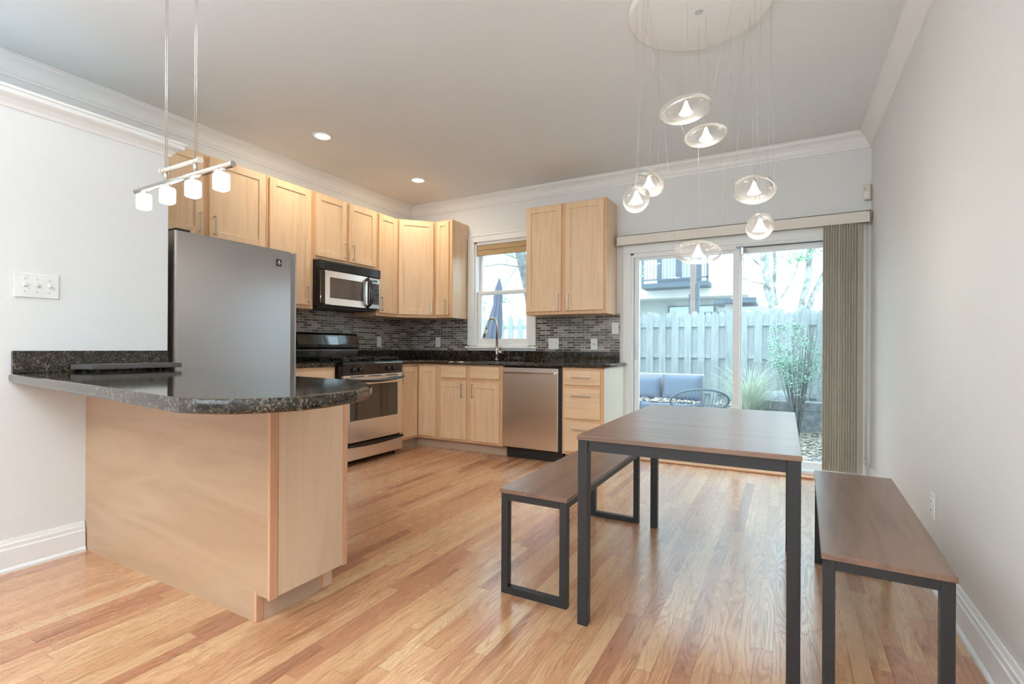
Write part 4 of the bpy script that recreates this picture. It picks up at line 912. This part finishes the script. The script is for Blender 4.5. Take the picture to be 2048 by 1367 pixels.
M_FENCEB = wood('weathered_back_board_lightened', srgb(150, 160, 160), srgb(196, 202, 200), 'Z', 0.9, 3.5, 10, 0.6)  # back boards coloured paler to lift the shade between the front boards
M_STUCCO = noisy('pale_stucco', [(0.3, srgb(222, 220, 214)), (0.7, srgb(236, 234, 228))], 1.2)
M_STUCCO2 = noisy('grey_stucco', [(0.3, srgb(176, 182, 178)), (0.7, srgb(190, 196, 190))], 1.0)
M_BARK = noisy('mottled_pale_bark', [(0.35, srgb(120, 124, 120)), (0.5, srgb(168, 172, 166)), (0.65, srgb(206, 208, 200))], 9)
M_BARKD = noisy('dark_bark', [(0.35, srgb(84, 88, 90)), (0.65, srgb(132, 134, 132))], 12)
M_LEAF = noisy('shrub_leaf', [(0.3, srgb(120, 160, 140)), (0.7, srgb(176, 206, 184))], 14, 0.6)
M_LEAFL = noisy('tree_leaf', [(0.3, srgb(120, 176, 128)), (0.7, srgb(168, 210, 168))], 14, 0.6)
M_GRASS = noisy('straw_grass_blade', [(0.3, srgb(178, 196, 170)), (0.7, srgb(232, 236, 220))], 5, 0.7)
M_GRASSG = noisy('green_grass_blade', [(0.3, srgb(70, 128, 70)), (0.7, srgb(120, 170, 100))], 5, 0.7)
M_CUSH = simple('slate_blue_cushion', srgb(112, 124, 142), 0.85, noise=0.06, nscale=3)
M_CUSHL = simple('grey_sofa_frame', srgb(176, 176, 180), 0.8)
M_RATTAN = simple('grey_rattan_cord', srgb(104, 120, 132), 0.7)
M_DRYLEAF = noisy('dry_leaves', [(0.2, srgb(120, 104, 90)), (0.5, srgb(190, 178, 160)), (0.8, srgb(228, 222, 210))], 25)
M_STONE = noisy('grey_split_stone', [(0.3, srgb(122, 130, 136)), (0.7, srgb(172, 178, 182))], 14)
M_BALC = simple('blue_grey_painted_metal', srgb(92, 106, 118), 0.5)
M_PANE = simple('pale_window_pane', srgb(186, 204, 210), 0.15, spec=0.8)
M_NAVY = simple('navy_umbrella_fabric', srgb(104, 108, 124), 0.9, noise=0.08)
M_POST = wood('brown_utility_post', srgb(128, 112, 108), srgb(160, 146, 140), 'Z', 0.9, 3, 10, 0.6)
rnd = random.Random(3)
struct(box('ground', (-16, 0.17, GZ-0.2), (14, 26, GZ), M_GRAVEL))
struct(box('trim_7', (2.3, 0.162, GZ), (4.9, 0.62, -0.03), simple('concrete_step', srgb(196, 200, 200), 0.8), bev=0.01))

def leaf_litter(name, label, cx, cy, rx, ry, n, z0, z1):
    s = MB()
    for i in range(n):
        a = rnd.uniform(0, 2*PI); r = math.sqrt(rnd.random()); x = cx + rx*r*math.cos(a); y = cy + ry*r*math.sin(a)
        z = z0 + (z1-z0)*rnd.random()**2; l = rnd.uniform(0.025, 0.06); th = rnd.uniform(0, 2*PI); w = l*rnd.uniform(0.4, 0.7); t_ = rnd.uniform(-0.02, 0.02)
        u = Vector((math.cos(th), math.sin(th), rnd.uniform(-0.3, 0.3)))*l; v_ = Vector((-math.sin(th), math.cos(th), rnd.uniform(-0.3, 0.3)))*w; p = Vector((x, y, z+0.014))
        A = [s.bm.verts.new(q) for q in (p-u, p+v_*0.8, p+u, p-v_*0.8)]
        c = s.bm.verts.new(p + Vector((0, 0, 0.008)))
        for k in range(4): s.bm.faces.new((A[k], A[(k+1) % 4], c))
    o = s.build(name, M_DRYLEAF, recalc=False); tag(o, label, 'leaves', kind='stuff'); return o
leaf_litter('leaf_litter', 'pale dry leaves scattered over the garden bed outside the patio door', 4.15, 2.9, 0.75, 1.7, 1500, GZ, GZ+0.03)
leaf_litter('leaf_litter', 'dry leaves heaped behind the stone garden edging', 3.85, 4.5, 0.9, 0.8, 700, 0.08, 0.14)
box_bed = MB().box((3.2, 3.74, GZ), (4.68, 5.9, 0.085)).build('raised_bed', M_GRAVEL); struct(box_bed)

# board fence: front and back boards alternate on two rails
fy = 6.0; ft = 1.78
t = thing('board_fence', 'weathered grey shadowbox fence of upright boards across the back of the yard', 'fence', (-3.0, fy, GZ))
p0 = None
x = 0.0; k = 0; L_END = 7.72
while x < L_END:
    h = ft - GZ + 0.03*math.sin(k*1.7) + (0.02 if k % 3 else -0.01); w = 0.135
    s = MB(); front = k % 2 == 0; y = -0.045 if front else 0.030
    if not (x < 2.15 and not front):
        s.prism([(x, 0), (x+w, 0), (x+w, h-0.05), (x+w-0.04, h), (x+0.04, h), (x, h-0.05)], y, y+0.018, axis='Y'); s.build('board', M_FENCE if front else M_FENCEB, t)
    x += 0.130; k += 1
for z in (0.30, 1.02, 1.66):
    MB().box((0, -0.026, z), (L_END+0.1, 0.029, z+0.09)).build('rail', M_FENCE, t)
t = thing('side_fence', 'weathered board fence running along the right side of the yard', 'fence', (4.72, 1.2, GZ))
for k in range(33):
    h = 2.0 + 0.03*math.sin(k*2.3); y = k*0.145
    MB().prism([(y, 0), (y+0.138, 0), (y+0.138, h-0.05), (y+0.07, h), (y, h-0.05)], -0.009, 0.009, axis='X').build('board', M_FENCE, t)
t = thing('picket_fence', 'dark low picket fence visible above the board fence', 'fence', (2.15, 8.6, GZ))
for k in range(12):
    MB().prism([(k*0.075, 0), (k*0.075+0.055, 0), (k*0.075+0.055, 2.12), (k*0.075+0.027, 2.16), (k*0.075, 2.12)], 0, 0.018, axis='Y').build('picket', M_BALC, t)
MB().box((0, 0.019, 1.85), (0.9, 0.04, 1.92)).build('rail', M_BALC, t)

# neighbouring house
t = thing('neighbor_house', 'pale stucco house beyond the fence with a jutting upper storey', 'building', (0, 13, GZ))
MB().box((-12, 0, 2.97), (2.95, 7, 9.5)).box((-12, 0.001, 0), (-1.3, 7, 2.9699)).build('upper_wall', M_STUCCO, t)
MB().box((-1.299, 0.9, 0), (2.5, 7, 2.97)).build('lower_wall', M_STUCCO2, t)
w_ = MB().box((0.3, 0.80, 1.5), (1.9, 0.9, 2.75)).build('window_frame', M_BALC, t)
MB().box((0.36, 0.78, 1.55), (1.06, 0.80, 2.7)).box((1.14, 0.78, 1.55), (1.84, 0.80, 2.7)).build('window', M_PANE, w_)
b_ = MB().box((-0.28, -0.75, 3.25), (1.86, -0.001, 3.40)).build('balcony', M_BALC, t)
r_ = MB(); r_.box((-0.28, -0.75, 4.72), (1.86, -0.70, 4.78)); r_.box((-0.28, -0.75, 3.4), (-0.22, -0.69, 4.75)); r_.box((1.80, -0.75, 3.4), (1.86, -0.69, 4.75)); r_.box((-0.28, -0.75, 3.50), (1.86, -0.72, 3.54))
for k in range(19): r_.box((-0.20+0.107*k, -0.735, 3.52), (-0.185+0.107*k, -0.72, 4.74))
r_.build('railing', M_BALC, b_)
f_ = MB().box((0.1, -0.06, 3.40), (1.55, -0.001, 5.75)).build('french_door', M_BALC, t)
MB().box((0.26, -0.075, 3.62), (0.72, -0.06, 5.6)).box((0.93, -0.075, 3.62), (1.39, -0.06, 5.6)).build('door_glass', M_PANE, f_)
t = thing('garden_shed', 'small grey shed roofline behind the fence to the right of the house', 'shed', (2.9, 10.0, GZ))
MB().box((0, 0, 0), (0.75, 1.2, 2.35)).build('wall', M_STUCCO2, t); MB().box((-0.6, -0.12, 2.45), (0.45, 1.3, 2.58)).build('roof', M_BALC, t); MB().box((-0.35, 0.2, 0), (-0.05, 1.1, 2.45)).build('side_wall', M_STUCCO, t)

t = thing('utility_post', 'brown wooden post with a grey metal channel rising beyond the fence', 'post', (2.27, 6.6, GZ))
MB().box((-0.055, -0.05, 0), (0.055, 0.05, 3.7)).build('post', M_POST, t); MB().box((0.07, -0.03, 1.2), (0.13, 0.03, 2.62)).build('metal_channel', M_BALC, t); MB().box((-0.09, 0.0, 1.2), (-0.06, 0.04, 2.4)).build('side_strip', M_BALC, t)

# trees
def tree(name, label, base, segs, leaves, m=M_BARK, lm=None, nl=60):
    t = thing(name, label, 'tree', base)
    s = MB()
    for pts, r0, r1 in segs:
        P = [Vector(p) for p in pts]; Q = []
        n = 8
        for i in range(len(P)-1):
            for k in range(n):
                u = k/n; q = P[i].lerp(P[i+1], u); q += Vector((0.02*math.sin(q.z*5+r0*90), 0.02*math.cos(q.z*4), 0)); Q.append(q)
        Q.append(P[-1]); rs = [r0 + (r1-r0)*i/(len(Q)-1) for i in range(len(Q))]
        s.tube(Q, rs, 10)
    s.build('trunk', m, t)
    if leaves:
        s = MB()
        for (c, r, n) in leaves:
            for i in range(n):
                p = Vector(c) + Vector((rnd.gauss(0, 1)*r[0], rnd.gauss(0, 1)*r[1], rnd.gauss(0, 1)*r[2]))
                u = Vector((rnd.uniform(-1, 1), rnd.uniform(-1, 1), rnd.uniform(-1, 1))).normalized(); v_ = u.orthogonal().normalized(); l = rnd.uniform(0.03, 0.055)
                s.quad(p-u*l, p+v_*l*0.45, p+u*l, p-v_*l*0.45)
        s.build('foliage', lm or M_LEAFL, t, recalc=False)
    return t
tree('bare_tree', 'pale-barked tree forking just above the fence behind the patio door', (3.84, 7.0, GZ), [
    ([(0, 0, 0), (0, 0, 1.85), (-0.10, 0, 2.35), (-0.22, 0.1, 3.2), (-0.25, 0.1, 4.6)], 0.10, 0.055),
    ([(-0.02, 0, 1.9), (-0.16, -0.05, 2.5), (-0.17, -0.1, 3.3), (-0.19, -0.1, 4.4)], 0.055, 0.03),
    ([(0.0, 0, 2.1), (0.35, 0, 2.75), (0.6, 0, 3.5)], 0.022, 0.010),
    ([(-0.2, 0.05, 2.9), (-0.55, 0, 3.3), (-0.9, 0, 3.9)], 0.02, 0.008),
    ([(-0.1, 0, 2.55), (-0.5, 0, 2.65), (-0.85, 0, 2.85)], 0.014, 0.006)], [])
tree('bare_tree', 'mottled pale tree with two leaning trunks and green sprays behind the fence', (4.32, 7.1, GZ), [
    ([(0, 0, 0), (0.0, 0, 1.9), (0.10, 0, 2.7), (0.16, 0, 3.4), (0.20, 0, 4.6)], 0.075, 0.05),
    ([(0.03, 0.1, 1.8), (0.3, 0.15, 2.5), (0.55, 0.2, 3.2)], 0.06, 0.04),
    ([(-0.5, 0.3, 0), (-0.48, 0.3, 2.1), (-0.5, 0.3, 3.0), (-0.62, 0.3, 4.4)], 0.05, 0.03),
    ([(0.12, 0, 3.0), (0.3, 0, 3.4), (0.5, 0, 3.7)], 0.018, 0.008)],
    [((0.02, -0.1, 3.12), (0.16, 0.1, 0.06), 90), ((0.32, -0.1, 3.42), (0.14, 0.1, 0.10), 110), ((-0.1, -0.1, 3.05), (0.10, 0.1, 0.04), 40)])
tree('yard_tree', 'dark leaning tree trunk seen at the upper right of the kitchen window', (-0.12, 4.0, GZ), [
    ([(0, 0, 0), (-0.05, 0, 1.2), (-0.22, 0, 2.2), (-0.42, 0, 2.8), (-0.52, 0, 3.3), (-0.56, 0, 4.4)], 0.15, 0.085),
    ([(-0.42, 0, 2.80), (-0.9, -0.05, 2.90), (-1.5, -0.1, 2.86)], 0.014, 0.007),
    ([(-0.45, 0, 2.95), (-0.8, 0, 3.1), (-1.3, 0, 3.4)], 0.013, 0.006), ([(-0.5, 0, 2.9), (-0.75, 0, 2.6), (-0.95, 0, 2.3)], 0.007, 0.004)],
    [((-1.28, -0.1, 3.15), (0.06, 0.05, 0.06), 12), ((-0.55, -0.3, 3.2), (0.10, 0.05, 0.12), 26), ((-1.3, -0.1, 2.05), (0.08, 0.05, 0.06), 18), ((-0.80, -0.1, 2.18), (0.06, 0.05, 0.05), 12)], M_BARKD)
tree('leafy_branch_tree', 'thin branch with pale green leaves at the left edge of the patio door', (1.25, 4.6, GZ), [
    ([(0, 0, 0), (-0.1, 0, 1.5), (0.0, 0, 2.4), (0.3, 0, 2.95)], 0.03, 0.01), ([(0, 0, 2.3), (0.2, 0, 2.6), (0.36, 0, 2.75)], 0.01, 0.005)],
    [((0.32, 0, 2.62), (0.07, 0.08, 0.12), 50), ((0.2, 0, 2.35), (0.06, 0.06, 0.08), 25)])

# shrub with dark stems
t = thing('leafy_shrub', 'tall blue-green shrub with dark bare stems in the leaf-covered bed', 'shrub', (4.16, 3.0, GZ))
s = MB()
for i in range(26):
    a = rnd.uniform(0, 2*PI); r = rnd.uniform(0.1, 0.36); h = rnd.uniform(0.8, 1.55)
    s.tube([(0.03*math.cos(a), 0.03*math.sin(a), 0), (r*0.4*math.cos(a), r*0.4*math.sin(a), h*0.4), (r*math.cos(a)-0.02, r*math.sin(a), h)], [0.009, 0.007, 0.003], 5)
s.build('stems', M_BARKD, t)
s = MB()
for c_ in range(70):
    h0 = rnd.triangular(0.62, 1.66, 1.05); wd_ = 0.34*math.sin(PI*min(1, max(0.10, (h0-0.35)/1.50)))
    a = rnd.uniform(0, 2*PI); r = wd_*math.sqrt(rnd.random()); cc = Vector((r*math.cos(a)-0.05*(h0-1.0), r*math.sin(a), h0)); sg = rnd.uniform(0.03, 0.075)
    for i in range(38):
        p = cc + Vector((rnd.gauss(0, sg), rnd.gauss(0, sg), rnd.gauss(0, sg*0.7))); u = Vector((rnd.uniform(-1, 1), rnd.uniform(-1, 1), rnd.uniform(-0.8, 0.8))).normalized(); v_ = u.orthogonal().normalized(); l = rnd.uniform(0.010, 0.021)
        s.quad(p-u*l, p+v_*l*0.6, p+u*l, p-v_*l*0.6)
s.build('foliage', M_LEAF, t, recalc=False)

# ornamental grass
t = thing('ornamental_grass', 'fountain of pale arching ornamental grass behind the door mullion', 'grass clump', (3.56, 3.35, GZ))
def blades(n, h0, h1, sp, w, name, m):
    s = MB()
    for i in range(n):
        a = rnd.uniform(0, 2*PI); h = rnd.uniform(h0, h1); r = sp*rnd.uniform(0.3, 1.0); d = Vector((math.cos(a), math.sin(a), 0)); q = Vector((-d.y, d.x, 0))
        prev = None
        for k in range(8):
            u = k/7; c = d*(0.04 + r*u**1.6) + Vector((0, 0, h*(1.65*u - 0.75*u*u)*1.1)); ww = w*(1-u*0.85)
            A = (s.bm.verts.new(c-q*ww), s.bm.verts.new(c+q*ww))
            if prev: s.bm.faces.new((prev[0], prev[1], A[1], A[0]))
            prev = A
    s.build(name, m, t, recalc=False)
blades(620, 0.55, 1.0, 0.80, 0.0045, 'straw_blades', M_GRASS); blades(220, 0.25, 0.48, 0.28, 0.005, 'green_blades', M_GRASSG)

# stone edging, two courses
for k in range(6):
    r0 = k // 3; x0 = 3.32 + (k % 3)*0.40 + r0*0.12
    z0 = 0.02 + r0*0.135
    tag(MB().box((x0, 3.52, GZ if r0 == 0 else z0+0.001), (x0+0.385, 3.72, z0+0.135), 0.012).build('edging_stone', M_STONE),
        'rough grey split stone block in the low garden edging', 'stone block', 'stone blocks of the garden edging')
s = MB(); s.lathe([(0, 0.0), (0.26, 0.02), (0.30, 0.12), (0.22, 0.24), (0.0, 0.28)], n=18, mtx=Matrix.Diagonal((1.25, 0.8, 0.9, 1)))
for v_ in s.bm.verts: v_.co += Vector((rnd.uniform(-1, 1), rnd.uniform(-1, 1), rnd.uniform(-1, 1)))*0.02
tag(s.build('boulder', M_STONE, loc=(3.98, 5.0, 0.086)), 'rounded pale boulder in front of the fence beside the grass', 'boulder')

# outdoor sofa
t = thing('outdoor_sofa', 'low grey outdoor sofa frame with slate seat pads in front of the fence', 'sofa', (2.83, 4.25, GZ))
MB().box((-2.64, -0.10, 0.05), (0.0, 0.02, 0.775), 0.02).build('back', M_CUSHL, t)
MB().box((-2.64, -0.90, 0.06), (0.0, -0.101, 0.20), 0.02).build('base', M_CUSHL, t)
for k in range(3): MB().box((-0.88-0.87*k, -0.90, 0.201), (-0.02-0.87*k, -0.11, 0.335), 0.045, seg=4).build('seat_pad', M_CUSH, t)
def cushion(loc, w, h, label):
    s = MB(); n = 14; A = []
    for side in (-1, 1):
        g_ = []
        for i in range(n+1):
            row = []
            for j in range(n+1):
                u, v_ = i/n*2-1, j/n*2-1
                th = 0.085*((1-u**4)*(1-v_**4))**0.6
                pin = 1 - 0.07*(1-abs(u)**2)*abs(v_)**3; pin2 = 1 - 0.07*(1-abs(v_)**2)*abs(u)**3
                wr = 0.006*math.sin(v_*17+u*3)*max(0, abs(u)-0.6)
                row.append(s.bm.verts.new((u*w/2*pin2, side*(th+wr)+0.0, v_*h/2*pin)))
            g_.append(row)
        for i in range(n):
            for j in range(n): s.bm.faces.new((g_[i][j], g_[i+1][j], g_[i+1][j+1], g_[i][j+1]))
    bmesh.ops.remove_doubles(s.bm, verts=s.bm.verts, dist=1e-4)
    o = s.build('back_cushion', M_CUSH, smooth=True, loc=loc, rot=(-0.22, 0, 0)); tag(o, label, 'cushion'); return o
cushion((2.50, 3.995, 0.385), 0.66, 0.44, 'plump slate blue back cushion at the right end of the outdoor sofa')
cushion((1.82, 4.0, 0.36), 0.66, 0.40, 'sagging slate blue back cushion second from the right on the outdoor sofa')
cushion((1.12, 4.0, 0.37), 0.66, 0.42, 'slate blue back cushion farthest left on the outdoor sofa')
leaf_litter('leaf_litter', 'dry leaves fallen on the seat of the outdoor sofa', 2.2, 3.66, 0.65, 0.20, 260, 0.17, 0.20)

# round cord chair
t = thing('cord_chair', 'round-backed grey cord garden chair, its open woven back towards the patio door', 'chair', (2.93, 2.9, GZ))
rim = []
for k in range(40):
    a = 2*PI*k/40; x = 0.40*math.cos(a); y = 0.36*math.sin(a); z = 0.44 + 0.20*(-math.sin(a)) + 0.05*math.cos(a) ; rim.append(Vector((x, y, z)))
MB().tube(rim, 0.016, 8, closed=True).build('rim', M_RATTAN, t)
ring = [Vector((0.17*math.cos(2*PI*k/40), 0.02+0.15*math.sin(2*PI*k/40), 0.20)) for k in range(40)]
MB().tube(ring, 0.010, 8, closed=True).build('seat_ring', M_RATTAN, t)
mid = [rim[k].lerp(ring[k], 0.45) + Vector((0.05*math.cos(2*PI*k/40), 0.05*math.sin(2*PI*k/40), -0.02)) for k in range(40)]
MB().tube(mid, 0.007, 6, closed=True).build('middle_ring', M_RATTAN, t)
s = MB()
for k in range(40):
    s.tube([rim[k], mid[k], ring[k]], 0.0045, 5)
    if k % 2 == 0: s.tube([ring[k], (0, 0.02, 0.19)], 0.004, 5)
s.build('cords', M_RATTAN, t)
for a in (0.8, 2.35, 3.95, 5.5): MB().tube([(0.17*math.cos(a), 0.02+0.15*math.sin(a), 0.20), (0.30*math.cos(a), 0.28*math.sin(a), 0.0)], 0.010, 8).build('leg', M_BALC, t)

# closed patio umbrella seen through the kitchen window
t = thing('patio_umbrella', 'closed navy blue patio umbrella standing outside the kitchen window', 'umbrella', (-0.56, 3.0, GZ))
MB().cyl((0, 0, 0.06), (0.06, 0, 2.44), 0.022, n=12).build('pole', M_BALC, t)
MB().cyl((0, 0, 0), (0, 0, 0.06), 0.24, 0.22, 28).build('base', M_STONE, t)
MB().lathe([(0, 0), (0.028, 0.02), (0.028, 0.05), (0, 0.075)], (0.06, 0, 2.43), 14).build('finial', M_STUCCO2, t)
s = MB(); rings = []
for (z, r, xo) in ((2.42, 0.022, 0.06), (2.30, 0.065, 0.05), (2.10, 0.095, 0.035), (2.0, 0.085, 0.03), (1.80, 0.125, 0.0), (1.62, 0.15, -0.03), (1.45, 0.165, -0.05), (1.30, 0.15, -0.07), (1.28, 0.06, -0.05)):
    r *= 0.78; rings.append([s.bm.verts.new((xo + r*(1+0.22*math.cos(8*a))*math.cos(a), r*(1+0.22*math.cos(8*a))*math.sin(a), z)) for a in [2*PI*i/48 for i in range(48)]])
for A, B in zip(rings, rings[1:]):
    for i in range(48): s.bm.faces.new((A[i], A[(i+1) % 48], B[(i+1) % 48], B[i]))
s.build('folded_canopy', M_NAVY, t, smooth=True)
